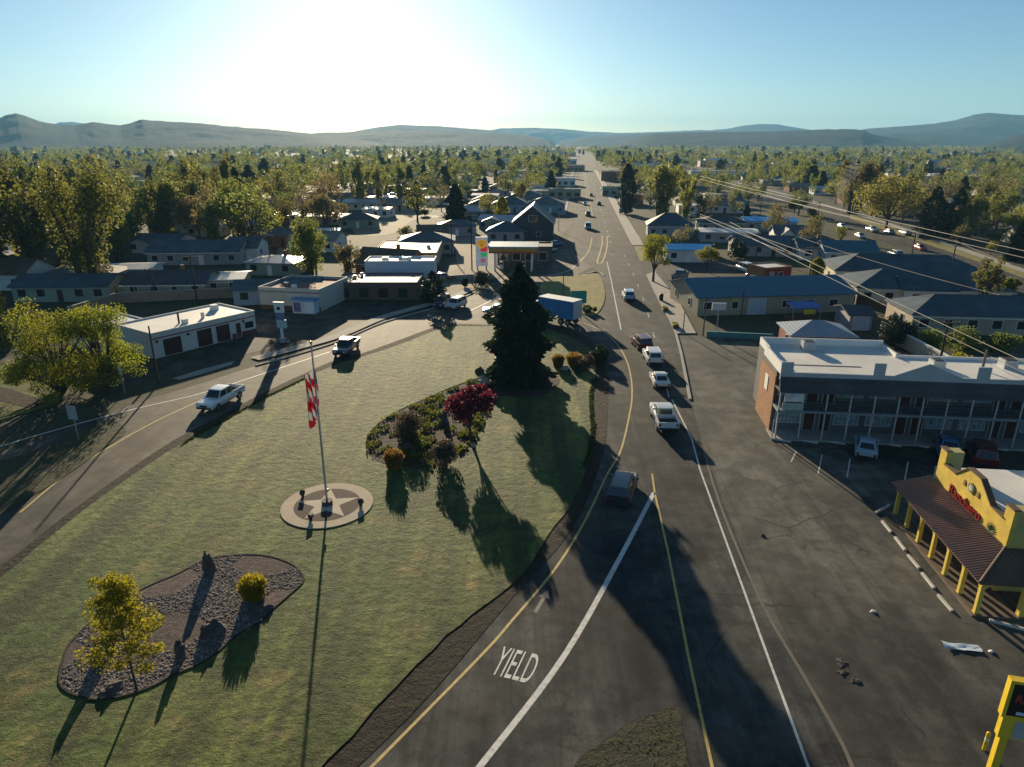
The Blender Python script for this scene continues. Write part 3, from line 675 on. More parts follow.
T(929,238,186,30,'conifer',L_conif2,'dark ragged conifer right of the wide domed olive tree',nleaf=2700,leaf=0.429)
T(952,238,188,26,'conifer',L_conif2,'dark narrow conifer, right of the ragged conifer beyond the right street',nleaf=2362,leaf=0.429)
T(975,232,196,26,'broad',L_yellow,'yellow-green tree right of the two dark conifers',nleaf=2025,leaf=0.396)
T(996,230,190,34,'broad',L_olive,'olive tree between the yellow-green tree and the right edge',nleaf=2362,leaf=0.396)
T(1018,246,200,34,'broad',L_olive,'olive tree at the right edge beyond the right street',nleaf=2362,leaf=0.396)
T(1004,212,182,12,'conifer',L_conif2,'dark spire conifer far right beyond the olive trees',nleaf=2025,leaf=0.396)
T(977,322,266,26,'bare',L_brown,'half-bare tree rising over the hip-roofed houses at right',nleaf=2430,leaf=0.198)
T(1006,300,278,18,'broad',L_bright,'small bright tree near the right edge behind the hip roofs',nleaf=2430,leaf=0.231)
T(893,345,306,46,'bush',L_conifer,'dark green bushy evergreen behind the motel','shrub',nleaf=4050,leaf=0.218)
T(930,354,324,42,'bush',L_green,'green-brown thicket behind the motel alley wall','shrub',nleaf=3037,leaf=0.198)
T(966,352,318,40,'bush',L_olive,'olive bush beside the far hip-roofed house at right','shrub',nleaf=2362,leaf=0.198)
T(1000,352,326,40,'bush',L_green,'green thicket at the right edge behind the motel','shrub',nleaf=2362,leaf=0.198)
T(955,372,348,34,'bush',L_bright,'bright yellow-green shrub behind the motel roof','shrub',nleaf=1687,leaf=0.185)
T(4,352,258,20,'column',L_olive,'olive upright tree at the left edge of the picture',nleaf=2025,leaf=0.264)
T(815,284,258,14,'column',L_bright,'slim bright green tree beside the red hut',nleaf=1620,leaf=0.264)
T(703,255,238,30,'bush',L_conif2,'dark hedge mass left of the overhead wires','shrub',nleaf=2025,leaf=0.297)
T(735,258,234,34,'bush',L_conif2,'large dark evergreen mass behind the bright blue roof','shrub',nleaf=1687,leaf=0.330)
T(794,214,200,16,'broad',L_olive,'small olive tree beside the farther bright blue roof',nleaf=2025,leaf=0.396)
T(812,216,203,14,'bush',L_olive,'small olive shrub by the right street sidewalk','shrub',nleaf=1215,leaf=0.330)
# bed plants on the lawn
T(394,468,442,21,'grass',L_tan,'round tan ornamental grass at the near end of the planting bed','plant','ornamental_grass',nleaf=2200,leaf=.07,z=LZ,h=1.75)
T(446,466,432,36,'bush',L_mauve,'mauve-brown twiggy shrub at the near right of the planting bed','shrub',nleaf=6000,leaf=.11,z=LZ)
T(408,436,408,44,'bush',L_mauve,'wide low mauve-brown shrub at the left of the planting bed','shrub',nleaf=7000,leaf=.11,z=LZ)
T(254,598,566,30,'grass',L_yellow,'green-gold grass clump at the right end of the gravel bed','plant','ornamental_grass',nleaf=2400,leaf=.06,z=LZ,h=1.6)
T(558,366,352,14,'grass',L_tan,'orange dry grass clump at the foot of the conifer','plant','ornamental_grass',nleaf=1300,leaf=.09,z=LZ,h=1.5)
T(574,364,349,18,'grass',L_tan,'orange-tan grass clump between the conifer and the slip road','plant','ornamental_grass',nleaf=1300,leaf=.09,z=LZ,h=1.4)
T(583,370,354,28,'bush',L_mauve,'mauve low shrub behind the orange grass clumps','shrub',nleaf=2000,leaf=.17,z=LZ)
T(600,360,342,38,'bush',L_conifer,'dark flat-topped shrub at the slip road bend','shrub',nleaf=4500,leaf=.22,z=LZ,h=2.2)
T(588,312,302,34,'bush',L_green,'low green shrub on the grass island behind the box truck','shrub',nleaf=1800,leaf=.25,z=.09,h=1.2)
T(428,449,437,16,'bush',L_cover,'small leafy shrub in the middle of the planting bed','shrub',nleaf=900,leaf=.12,z=LZ,h=.7)
# ground cover in the planting bed
n = 6500; bx = [p[0] for p in bedA]; by = [p[1] for p in bedA]; C = []
while len(C) < n:
    x, y = RN.uniform(min(bx),max(bx)), RN.uniform(min(by),max(by))
    if inpoly(x, y, bedA) and math.sin(x*1.3)+math.sin(y*1.7+x)+math.sin(x*2.9-y*2.1) > .1: C.append((x,y,LZ+RN.uniform(.03,.26)*(1+.6*math.sin(x*2.1)*math.sin(y*1.9))))
cv = tag(link('ground_cover', quads_mesh('ground_cover', quads(np.array(C), .17), L_cover)), 'low leafy ground cover filling the planting bed', 'ground cover', None, 'stuff')
# cobbles in the gravel bed
ico = bmesh.new(); bmesh.ops.create_icosphere(ico, subdivisions=1, radius=1); iv = np.array([v.co[:] for v in ico.verts]); ifc = [[v.index for v in f.verts] for f in ico.faces]; ico.free()
def stones(name, poly, n, r, z, mat, label):
    bx = [p[0] for p in poly]; by = [p[1] for p in poly]; V = []; Fc = []; k = 0
    while k < n:
        x, y = RN.uniform(min(bx),max(bx)), RN.uniform(min(by),max(by))
        if not inpoly(x, y, poly) or math.sin(x*.9+y*.5)+math.sin(y*1.1-x*.4) < -.5: continue
        s = r*RN.uniform(.5,1.6)*np.array([RN.uniform(.7,1.3),RN.uniform(.7,1.3),RN.uniform(.4,.8)])
        V.append((iv+nr.normal(0,.12,iv.shape))*s+np.array([x,y,z])); Fc += [[i+k*len(iv) for i in f] for f in ifc]; k += 1
    me = bpy.data.meshes.new(name); me.from_pydata(np.concatenate(V).tolist(), [], Fc); me.materials.append(mat)
    return tag(link(name, me), label, 'stones', None, 'stuff')
def randmat(name, c, k=.5):
    return M(name, c, .9, k, 2.2)
stones('cobbles', bedB, 5200, .05, LZ+.02, randmat('cobble_stone', (.27,.225,.20)), 'grey-brown river cobbles covering the gravel bed')
def boulder(px, py, w, h, mat, label, z=LZ, seed=1):
    x, y = G(px,py,z); m = MB(); rg = random.Random(seed)
    m.dome((0,0,-.1), w/2, w/2*rg.uniform(.6,.9), h, 9, 5, .22, rg); o = m.build('boulder', mat, None, False, (x,y,z)); o.rotation_euler.z = rg.uniform(0,3)
    return tag(o, label, 'boulder')
for i, (px,py,w,h,mt,lb) in enumerate((
    (209,573,.75,1.5,rock,'tall dark standing boulder at the top of the gravel bed'),
    (214,632,1.5,.75,rock,'wide grey boulder in the middle of the gravel bed'),
    (181,656,.7,1.0,rock,'dark upright boulder right of the young tree'),
    (100,664,.8,1.2,rock,'dark upright boulder at the left end of the gravel bed'),
    (112,690,1.4,.4,rock,'low dark flat rock along the near edge of the gravel bed'),
    (268,609,.7,.35,rock,'small dark rock at the right end of the gravel bed'),
    (484,383,2.0,.9,palerock,'pale boulder left of the conifer on the lawn'),
    (480,372,1.2,.7,rock,'dark boulder behind the pale boulder near the conifer'),
    (492,372,1.1,.7,rock,'dark boulder against the left foot of the conifer'),
    (497,382,1.1,.6,palerock,'tan boulder between the pale boulder and the conifer'),
    (424,464,.6,.5,rock,'small dark rock at the near edge of the planting bed'),
    (445,423,.8,1.1,rock,'dark upright rock under the purple tree'),
    (408,449,1.1,.7,rock,'blue-grey boulder between the tan grass and mauve shrub'),
    (565,369,1.3,.5,palerock,'pale flat rock among the orange grass clumps'),
    (473,446,.6,.4,palerock,'small pale rock at the foot of the purple tree'))): boulder(px,py,w,h,mt,lb,seed=i+3)
# rough clods along the bare verge beside the slip lane and the left road
def clods(name, line, w, n, r, mat, label):
    V = []; Fc = []
    for k in range(n):
        i = RN.randrange(len(line)-1); t = RN.random(); a, b = line[i], line[i+1]
        x = a[0]+(b[0]-a[0])*t+RN.gauss(0,w); y = a[1]+(b[1]-a[1])*t+RN.gauss(0,w*.5)
        s = r*RN.uniform(.4,1.5)*np.array([RN.uniform(.7,1.3),RN.uniform(.7,1.3),RN.uniform(.35,.7)])
        V.append((iv+nr.normal(0,.2,iv.shape))*s+np.array([x,y,.07])); Fc += [[q+k*len(iv) for q in f] for f in ifc]
    me = bpy.data.meshes.new(name); me.from_pydata(np.concatenate(V).tolist(), [], Fc); me.materials.append(mat)
    return tag(link(name, me), label, 'soil', None, 'stuff')
# low weeds on the gore and tufts on the lawn edge
def tufts(name, pts, size, mat, label, per=6):
    C = np.repeat(np.array(pts), per, 0)+nr.normal(0,size*.5,(len(pts)*per,3))*np.array([1,1,.15]); C[:,2] += size*.4
    d = np.stack([nr.normal(0,.5,len(C)),nr.normal(0,.5,len(C)),np.ones(len(C))],1)
    return tag(link(name, quads_mesh(name, quads(C, size*.45, 2.2, d), mat)), label, 'grass', None, 'stuff')
gp_ = [];
while len(gp_) < 500:
    x, y = RN.uniform(2,10), RN.uniform(17,28)
    if inpoly(x,y,goreP) and math.sin(x*2)+math.sin(y*1.4+x)>-.2: gp_.append((x,y,.06))
tufts('weeds', gp_[:220], .05, L_green, 'low green weeds growing on the triangular gore')
lp = []
while len(lp) < 1500:
    x, y = RN.uniform(-30,12), RN.uniform(20,75)
    if inpoly(x,y,lawnC) and pdist(x,y,lawnC) < .35 and y > 52: lp.append((x,y,LZ))
tufts('grass', lp, .1, leafmat('lawn_tuft_blades', (.085,.10,.025), (.06,.075,.02), .4, .1), 'uneven grass tufts on the lawn and along its edge', 5)

# --- library of trees for the town
LIB = {}
def lib(key, style, lm, hw, n, leaf, bk, k):
    LIB[key] = []
    for i in range(k):
        tr, Q = tree_geo(1.0, hw, style, n, leaf, random.Random(31*i+len(key)))
        # trunk radii are for metres; unit tree is scaled to size
        tv = len(tr.f); me = bpy.data.meshes.new(key); 
        cr = quads_mesh(key+'_crown', Q, lm); tm = tr.mesh(key+'_trunk', bk)
        LIB[key].append((tm, cr, Q))
lib('olive_broad','broad',L_olive,.95,1150,.036,bark,4)
lib('brown_broad','broad',L_brown,.9,1000,.033,barkgrey,3)
lib('green_broad','broad',L_green,.9,1250,.036,bark,2)
lib('bright_broad','broad',L_bright,.85,1100,.036,bark,2)
lib('olive_upright','upright',L_olive,.65,1300,.033,barkgrey,3)
lib('dark_conifer','conifer',L_conif2,.42,1300,.075,bark,3)
lib('dark_column','column',L_conif2,.2,700,.07,bark,1)
# ------------------------------------------------------------------ vehicles
def carpaint(name, c, met=.2): return M(name, c, .32, .04, .5, met, .5, coat=.6)
PAINT = {k: carpaint('car_paint_'+k, c) for k, c in dict(white=(.72,.72,.70), silver=(.42,.44,.46), black=(.018,.02,.024), dark=(.03,.04,.055), maroon=(.16,.02,.03), blue=(.06,.16,.32), paleblue=(.36,.5,.58), tan=(.34,.29,.2), red=(.35,.03,.02), grey=(.16,.17,.18), teal=(.1,.3,.33)).items()}
trimblack = M('car_trim', (.025,.025,.027), .6, .1, 2)
carglass = M('car_glass', (.015,.022,.028), .05, .05, 1, spec=.7)
SPEC = {
 'sedan': dict(L=4.6, W=1.82, secs=[(2.3,.72,.34,.60),(2.18,.84,.24,.70),(1.6,.90,.22,.82),(.95,.91,.22,.92),(-1.6,.91,.22,.98),(-2.1,.87,.26,.96),(-2.3,.78,.38,.86)], gh=(1.05,-1.8,.25,-1.1,.80,.62,.90,1.45), wb=(1.38,-1.35), r=.32),
 'suv': dict(L=4.8, W=1.94, secs=[(2.4,.78,.40,.80),(2.25,.92,.30,.95),(1.2,.97,.28,1.06),(-2.1,.97,.28,1.10),(-2.4,.90,.40,1.06)], gh=(1.2,-2.36,.5,-2.05,.90,.74,1.04,1.76), wb=(1.45,-1.42), r=.37),
 'pickup': dict(L=5.8, W=2.0, secs=[(2.9,.84,.48,.95),(2.78,.96,.38,1.08),(1.35,1.0,.36,1.18),(-.95,1.0,.36,1.2),(-.97,.98,.4,.82),(-2.85,.98,.45,.82),(-2.9,.95,.5,.8)], gh=(1.45,-.92,.75,-.78,.90,.76,1.16,1.9), wb=(1.85,-1.8), r=.41),
 'van': dict(L=5.2, W=2.0, secs=[(2.6,.80,.40,.80),(2.45,.95,.32,1.0),(1.9,1.0,.3,1.12),(-2.5,1.0,.3,1.15),(-2.6,.97,.36,1.12)], gh=(2.0,-2.58,1.1,-2.48,.95,.86,1.1,2.05), wb=(1.7,-1.55), r=.36),
}
def lerp(a, b, t): return tuple(a[i]+(b[i]-a[i])*t for i in range(len(a)))
_cars = {}
def car_meshes(kind):
    if kind in _cars: return _cars[kind]
    S_ = SPEC[kind]; b = MB(); rings = []
    for x, hw, zl, zh in S_['secs']:
        p = [(-hw*.9,zl),(-hw,zl+.14),(-hw*1.01,(zl+zh)/2),(-hw*.985,zh-.1),(-hw*.9,zh)]
        rings.append([(x,y,z) for y,z in p]+[(x,-y,z) for y,z in p[::-1]])
    n = 10; v = [q for r in rings for q in r]; f = []
    for j in range(len(rings)-1):
        for i in range(n): f.append((j*n+i, j*n+(i+1)%n, (j+1)*n+(i+1)%n, (j+1)*n+i))
    f += [tuple(range(n-1,-1,-1)), tuple(range((len(rings)-1)*n, len(rings)*n))]; b.add(v, f)
    xa,xb,xc,xd,wb,wt,z0,z1 = S_['gh']; z0 -= .04
    xm0, xm1 = (xa+xb)/2, (xc+xd)/2
    B4 = [(xa,-wb*.93,z0),(xa,wb*.93,z0),(xb,wb*.95,z0),(xb,-wb*.95,z0)]; T4 = [(xc,-wt*.92,z1-.05),(xc,wt*.92,z1-.05),(xd,wt*.95,z1-.04),(xd,-wt*.95,z1-.04)]
    bm_, tm_ = [(xm0,-wb,z0),(xm0,wb,z0)], [(xm1,-wt,z1),(xm1,wt,z1)]
    V = [B4[0],B4[1],bm_[1],B4[2],B4[3],bm_[0], T4[0],T4[1],tm_[1],T4[2],T4[3],tm_[0]]
    b.add(V, [(0,1,7,6),(1,2,8,7),(2,3,9,8),(3,4,10,9),(4,5,11,10),(5,0,6,11),(6,7,8,11),(11,8,9,10)])
    if kind == 'pickup':
        for y in (-1,1): b.box(-2.88,-.94, y*.98-.06*(y>0)*0-(.09 if y>0 else 0), y*.98+(.09 if y<0 else 0), .78, 1.22)
        b.box(-2.9,-2.8,-.93,.93,.78,1.2)
    out = [('body', b, 'paint')]
    def pane(name, q, off, k=.1, kz=.13):
        q = [Vector(p) for p in q]; c = sum(q, Vector())/4; nrm = (q[1]-q[0]).cross(q[3]-q[0]).normalized()
        if nrm.dot(c-Vector((xm0,0,z0))) < 0: nrm = -nrm
        mix = lambda a, b2, t: a+(b2-a)*t
        lo0, lo1 = mix(q[0],q[1],k), mix(q[1],q[0],k); hi0, hi1 = mix(q[3],q[2],k), mix(q[2],q[3],k)
        P = [mix(lo0,hi0,kz), mix(lo1,hi1,kz), mix(hi1,lo1,kz), mix(hi0,lo0,kz)]
        m = MB(); P0 = [p+nrm*.004 for p in P]; P1 = [p+nrm*.016 for p in P]
        m.add([tuple(p) for p in P0+P1], [(0,1,2,3),(7,6,5,4),(0,4,5,1),(1,5,6,2),(2,6,7,3),(3,7,4,0)]); out.append((name, m, 'glass'))
    pane('windshield', (B4[0],B4[1],T4[1],T4[0]), 0, .07, .1); pane('rear_window', (B4[2],B4[3],T4[3],T4[2]), 0, .1, .16)
    for q in ((B4[1],bm_[1],tm_[1],T4[1]),(bm_[1],B4[2],T4[2],tm_[1]),(bm_[0],B4[0],T4[0],tm_[0]),(B4[3],bm_[0],tm_[0],T4[3])): pane('side_window', q, 0, .06, .14)
    xf, xr = S_['secs'][0], S_['secs'][-1]
    for y in (-1,1):
        m = MB(); m.box(xf[0]-.12, xf[0]+.012, y*xf[1]*.72-.16, y*xf[1]*.72+.16, xf[3]-.2, xf[3]-.05); out.append(('headlight', m, 'lampw'))
        zt = xr[3] if kind != 'pickup' else 1.15
        m = MB(); m.box(xr[0]-.015, xr[0]+.1, y*xr[1]*.84-.09, y*xr[1]*.84+.09, zt-.34, zt-.08); out.append(('tail_light', m, 'lampr'))
        m = MB(); m.box(xa-.45, xa-.27, y*(wb+.14)-.09, y*(wb+.14)+.09, z0+.06, z0+.2); out.append(('mirror', m, 'paint'))
    m = MB(); m.box(xf[0]-.05, xf[0]+.06, -xf[1]*.96, xf[1]*.96, xf[2]-.02, xf[2]+.16); out.append(('front_bumper', m, 'trim'))
    m = MB(); m.box(xr[0]-.06, xr[0]+.05, -xr[1]*.96, xr[1]*.96, xr[2]-.02, xr[2]+.16); out.append(('rear_bumper', m, 'trim'))
    m = MB(); m.box(xf[0]-.02, xf[0]+.02, -xf[1]*.5, xf[1]*.5, xf[2]+.2, xf[3]-.06); out.append(('grille', m, 'trim'))
    if kind == 'pickup':
        m = MB(); m.box(-2.79,-1.0,-.88,.88,.83,.85); out.append(('bed_floor', m, 'trim'))
    if kind == 'suv':
        for y in (-1,1):
            m = MB(); m.tube((.3,y*.66,1.8),(-1.8,y*.66,1.8),.022,n=5); out.append(('roof_rail', m, 'trim'))
    wy = S_['W']/2-.12; ty = MB(); ty.tube((0,-.12,0),(0,.12,0),S_['r'],n=16); rm = MB(); rm.tube((0,-.126,0),(0,.126,0),S_['r']*.6,n=10)
    _cars[kind] = (out, ty.mesh('tyre', black, True), rm.mesh('rim', chrome), [(x, y*wy, S_['r']) for x in S_['wb'] for y in (-1,1)]); return _cars[kind]
_cm = {}
def car(kind, paint, x, y, rz, label, cat='car', group=None, name=None, z=.04, detail=True):
    o = thing(name or {'pickup':'pickup_truck','sedan':'parked_car','suv':'suv','van':'delivery_van'}[kind], label, cat, (x,y,z), rz, group)
    parts, ty, rm, wh = car_meshes(kind)
    for i, (nm, mb, mk) in enumerate(parts):
        if not detail and nm in ('mirror','roof_rail','grille','front_bumper'): continue
        key = (kind, i, paint if mk == 'paint' else '')
        if key not in _cm: _cm[key] = mb.mesh(nm, {'paint':PAINT[paint],'glass':carglass,'lampw':lampw,'lampr':lampr,'trim':trimblack}[mk], nm == 'body')
        link(nm, _cm[key], o)
    for p in wh:
        w = link('wheel', ty, o, p)
        if detail: link('rim', rm, w)
    return o
HWY = math.pi/2-HEAD
def carpx(kind, paint, px, py, rz, label, cat='car', **k):
    x, y = G(px, py); OBST.append((x,y,3)); return car(kind, paint, x, y, rz, label, cat, **k)
carpx('suv','dark',622,495,HWY-rad(12),'dark blue SUV driving up the slip lane in the conifer shadow','suv',name='moving_suv')
carpx('pickup','white',663,423,HWY+rad(3),'white pickup truck with open bed driving away on the highway','pickup',name='pickup_truck')
carpx('sedan','white',659,384,HWY+rad(3),'white car ahead of the white pickup on the highway','car',name='moving_car')
carpx('suv','white',652,361,HWY+rad(4),'white SUV with dark rear, second behind the maroon car','suv',name='moving_suv')
carpx('suv','maroon',641,347,HWY+rad(12),'maroon SUV leading the queue on the highway','suv',name='moving_suv')
carpx('suv','paleblue',628,299,HWY+rad(3),'pale hatchback far ahead of the queue, beside the grass island','car',name='moving_car')
LR = math.atan2(G(120,478)[1]-G(220,418)[1], G(120,478)[0]-G(220,418)[0])
carpx('pickup','white',222,404,LR,'white pickup with toolbox bed on the left road','pickup')
carpx('pickup','dark',347,352,LR+rad(8),'dark pickup on the left road near the flagpole top','pickup')
carpx('suv','silver',456,308,math.atan2(G(436,320)[1]-G(476,302)[1], G(436,320)[0]-G(476,302)[0]),'silver off-road car in the tree shade on the left road','suv',name='moving_suv')
carpx('sedan','paleblue',497,313,math.pi*1.02,'pale blue car half hidden behind the big conifer','car',name='moving_car')
carpx('sedan','paleblue',865,452,rad(64),'pale blue sedan parked nose-in before the motel','car')
carpx('sedan','blue',946,451,rad(64),'blue car parked before the motel right of the pale blue sedan','car')
carpx('suv','maroon',980,460,rad(64),'dark red SUV parked before the motel behind the yellow facade','suv')
carpx('pickup','grey',680,279,rad(60),'grey pickup parked between the bright tree and the long blue roof','pickup')
carpx('van','white',745,272,rad(100),'white van parked left of the red hut','van')
carpx('sedan','white',754,279,rad(100),'white car parked just in front of the white van by the red hut','car')
carpx('sedan','dark',455,226,rad(170),'dark car crossing the sunlit gas station entrance','car')
carpx('sedan','red',444,280,rad(10),'dark red car waiting by the sunlit gravel at the gas station','car')
carpx('suv','black',442,306,LR,'black SUV parked beside the small dark conifer','suv')
carpx('sedan','blue',556,246,rad(40),'blue car parked at the highway edge right of the gas canopy','car')
carpx('sedan','silver',549,252,rad(40),'silver car parked beside the blue one by the gas canopy','car')
# cars at the edge of the sunlit pale lot on the left and on the right street, far enough that they read as small cars
for i, (px,py,pt,kd) in enumerate(((372,221,'dark','suv'),(381,217,'black','sedan'),(404,208,'grey','suv'),(418,205,'black','sedan'),(388,214,'maroon','sedan'))):
    carpx(kd,pt,px,py,rad(60+i*9),'%s %s parked along the sunlit pale lot, %s' % ({'dark':'navy','maroon':'dark red'}.get(pt,pt), {'suv':'SUV','sedan':'car'}[kd], ('nearest the pole','beside the navy SUV','nearly at its far end','at its very far end','in the middle')[i]),'car',group='cars by the pale lot',detail=False)
for i, (px,py,pt,kd) in enumerate(((588,229,'teal','van'),(588,216,'dark','suv'),(585,205,'white','sedan'),(591,196,'grey','sedan'),(602,190,'silver','suv'),(599,205,'black','sedan'))):
    carpx(kd,pt,px,py,HWY+(math.pi if px<590 else 0),('teal and white van','navy SUV','white car','grey car','silver SUV','black car')[i]+' on the straight highway through town','car',group='cars on the far highway',detail=False,name='moving_car')
for i, (px,py,pt,kd) in enumerate(((869,250,'white','van'),(895,257,'silver','suv'),(842,228,'white','sedan'),(872,232,'white','pickup'),(860,238,'silver','sedan'),(905,235,'white','suv'),(920,250,'red','sedan'),(889,234,'silver','sedan'))):
    carpx(kd,pt,px,py,HWY+(0 if i%2 else math.pi),{'white':'white','silver':'silver','red':'red'}[pt]+' '+{'van':'van','suv':'SUV','sedan':'car','pickup':'pickup'}[kd]+' on the right street, '+('nearest the hip roofs','by the H-shaped power poles','farthest up the street','on its grass verge','midway along it','on the far kerb','beside the near pole','parked on the far verge')[i],'car',group='cars on the right street',detail=False)

# blue box truck behind the conifer
tx, ty_ = G(577,326); fx, fy = G(535,318)
ang = math.atan2(fy-ty_, fx-tx)
bt = thing('box_truck', 'blue box truck with white roof turning behind the big conifer', 'truck', (tx,ty_,.05), ang)
mt = M('truck_blue', (.03,.19,.42), .45, .1, .5, wave=('X',.6,.2))
MB().box(0,6.4,-1.25,1.25,1.05,3.75).build('cargo_box', mt, bt)
MB().box(-.02,6.42,-1.27,1.27,3.752,3.82).build('box_roof', white, bt)
rd = MB().box(-.05,-.003,-1.15,1.15,1.1,3.7).build('rear_door', M('truck_door', (.5,.52,.52), .6, .1, 1, wave=('Z',.35,.5)), bt)
MB().box(-.07,-.055,.05,.12,1.5,2.2).build('door_latch', steel, rd)
MB().box(.1,8.8,-.45,.45,.72,1.04).build('chassis', trimblack, bt)
cb = MB(); cb.sideprism([(-1.15,.8),(1.15,.8),(1.15,2.2),(.98,2.95),(-.98,2.95),(-1.15,2.2)],6.7,8.7); cb.build('cab', white, bt)
MB().box(8.69,8.73,-.95,.95,1.9,2.7).build('windshield', carglass, bt)
for y in (-1,1):
    MB().box(7.3,8.2,y*1.13-.04,y*1.13+.04,1.95,2.65).build('side_window', carglass, bt)
    MB().box(8.68,8.75,y*.85-.15,y*.85+.15,1.1,1.3).build('headlight', lampw, bt)
    MB().box(-.04,.0,y*1.0-.12,y*1.0+.12,.8,.98).build('tail_light', lampr, bt)
wm = MB(); wm.tube((0,-.15,0),(0,.15,0),.5,n=16); wme = wm.mesh('tyre', black, True); rmm = MB(); rmm.tube((0,-.16,0),(0,.16,0),.28,n=10); rme = rmm.mesh('rim', steel)
for x in (1.0,2.2,7.7):
    for y in (-1.05,1.05):
        w = link('wheel', wme, bt, (x,y,.5)); link('rim', rme, w)
OBST.append((tx,ty_,9))
# ------------------------------------------------------------------ flagpole, signs, poles
fp = thing('flagpole', 'tall grey flagpole standing in the star plaza on the lawn', 'flagpole', (px0,py0,LZ+.07))
FH = HT(346, py0)
m = MB(); m.tube((0,0,.1),(0,0,FH),.085,.045,12); m.build('pole', steel, fp, True)
MB().prism(circ(.42,8), 0, .34).build('base_block', M('base_block', (.05,.05,.055), .8), fp)
m = MB(); m.dome((0,0,FH+.08),.11,.11,.11,10,6,full=True); m.build('finial', M('gold_ball', (.6,.42,.12), .3, metal=.9), fp, True)
m = MB(); m.tube((.11,0,1.2),(.08,0,FH-.2),.012,n=4); m.build('halyard', white, fp)
m = MB(); m.box(.05,.2,-.03,.03,1.1,1.3); m.build('cleat', steel, fp)
# the flag hangs limp: folded cloth, stripes running down it
h0, h1 = HT(371, py0)-LZ, HT(429, py0)-LZ
nu, nv = 22, 26; V = []; FA = []; MI = []
for j in range(nv+1):
    for i in range(nu+1):
        s = i/nu; t = j/nv
        fold = .45*math.sin(s*9.5+t*1.2)*(.35+.65*s); xx = -.06-.62*s*(1-.35*t)+.10*math.sin(s*14+t*3); 
        zz = h0-(h0-h1)*(t*.72+s*.28*(.4+.6*t))
        V.append((xx*1.35+.12, fold*.8, zz))
for j in range(nv):
    for i in range(nu):
        FA.append((j*(nu+1)+i, j*(nu+1)+i+1, (j+1)*(nu+1)+i+1, (j+1)*(nu+1)+i))
        k = int((i/nu*.55+j/nv*.6)*10); MI.append(2 if (i < nu*.16 and j < nv*.3) else (0 if k % 2 == 0 else 1))
def cloth(name, c):
    m, nt, b = newmat(name); N = NT(nt); b.inputs['Base Color'].default_value = (*c,1); b.inputs['Roughness'].default_value = .8
    t = nt.nodes.new('ShaderNodeBsdfTranslucent'); t.inputs['Color'].default_value = (*c,1); ms = nt.nodes.new('ShaderNodeMixShader'); ms.inputs[0].default_value = .4
    N.l(b.outputs[0], ms.inputs[1]); N.l(t.outputs[0], ms.inputs[2]); N.l(ms.outputs[0], nt.nodes['Material Output'].inputs['Surface']); return m
fm = MB(); fm.add(V, FA); fm.m = MI
fl = fm.build('flag', [cloth('flag_red', (.65,.02,.03)), cloth('flag_white', (.75,.73,.7)), cloth('flag_blue', (.03,.05,.2))], None, True, (px0,py0,LZ+.07))
so = fl.modifiers.new('thickness', 'SOLIDIFY'); so.thickness = .012
tag(fl, 'red and white striped American flag hanging limp on the flagpole', 'flag'); fl.rotation_euler.z = rad(8)
for i, (px,py,lb) in enumerate(((303,498,'small dark floodlight box at the left of the star plaza ring'),(361,507,'small dark floodlight box at the right of the star plaza ring'),(311,521,'small dark floodlight box at the near edge of the star plaza ring'))):
    x, y = G(px,py); o = thing('floodlight', lb, 'floodlight', (x,y,LZ+.06), rad(40*i), 'floodlights around the star plaza')
    MB().box(-.09,.09,-.09,.09,0,.2).build('post', trimblack, o)
    m = MB(); m.sideprism([(-.16,.17),(.14,.22),(.1,.5),(-.2,.42)],-.17,.17); hd_ = m.build('lamp_housing', trimblack, o)
    m = MB(); m.sideprism([(.143,.26),(.153,.26),(.114,.48),(.104,.48)],-.13,.13); m.build('lens', lampw, hd_)

def sign_post(px, py, pt, w, hs, label, facemat, rz, text=None, tcol=None, cat='road sign', name='road_sign', posts=1, back=False):
    x, y = G(px,py); h = HT(pt, y); o = thing(name, label, cat, (x,y,.05), rz)
    for k in ([0] if posts == 1 else [-.3*w,.3*w]):
        m = MB(); m.tube((k,0,-.1),(k,0,h-.1),.05,n=8); m.build('post', steel, o)
    p = MB().box(-w/2,w/2,-.075,-.055,h-hs,h).build('sign_panel', facemat, o)
    if not back: MB().box(-w/2+.04,w/2-.04,-.055+.002,-.05,h-hs+.04,h-.04).build('panel_back', steel, p)
    if text:
        for i, tx_ in enumerate(text):
            t = textmesh('lettering', tx_[0], tx_[1], tx_[2], .008, tcol, p); t.rotation_euler.x = rad(90); t.location = (tx_[3], -.081, h-hs/2+tx_[4])
    return o
sb = M('sign_back', (.42,.45,.46), .5, .08, 1.5, metal=.3)
sign_post(79,441,406,1.15,1.35,'square white sign seen from behind on a thin post at the left road',sb,rad(-18),back=True)
sign_post(125,393,367,.5,.9,'small narrow sign on a post beside the yellow-green trees',white,rad(-20))
gs = M('sign_green', (.02,.23,.17), .45, .06, 1)
gsx = sign_post(578,316,291,2.5,2.0,'green highway guide sign standing on the grass island',gs,rad(2),posts=2,cat='highway sign',name='guide_sign')
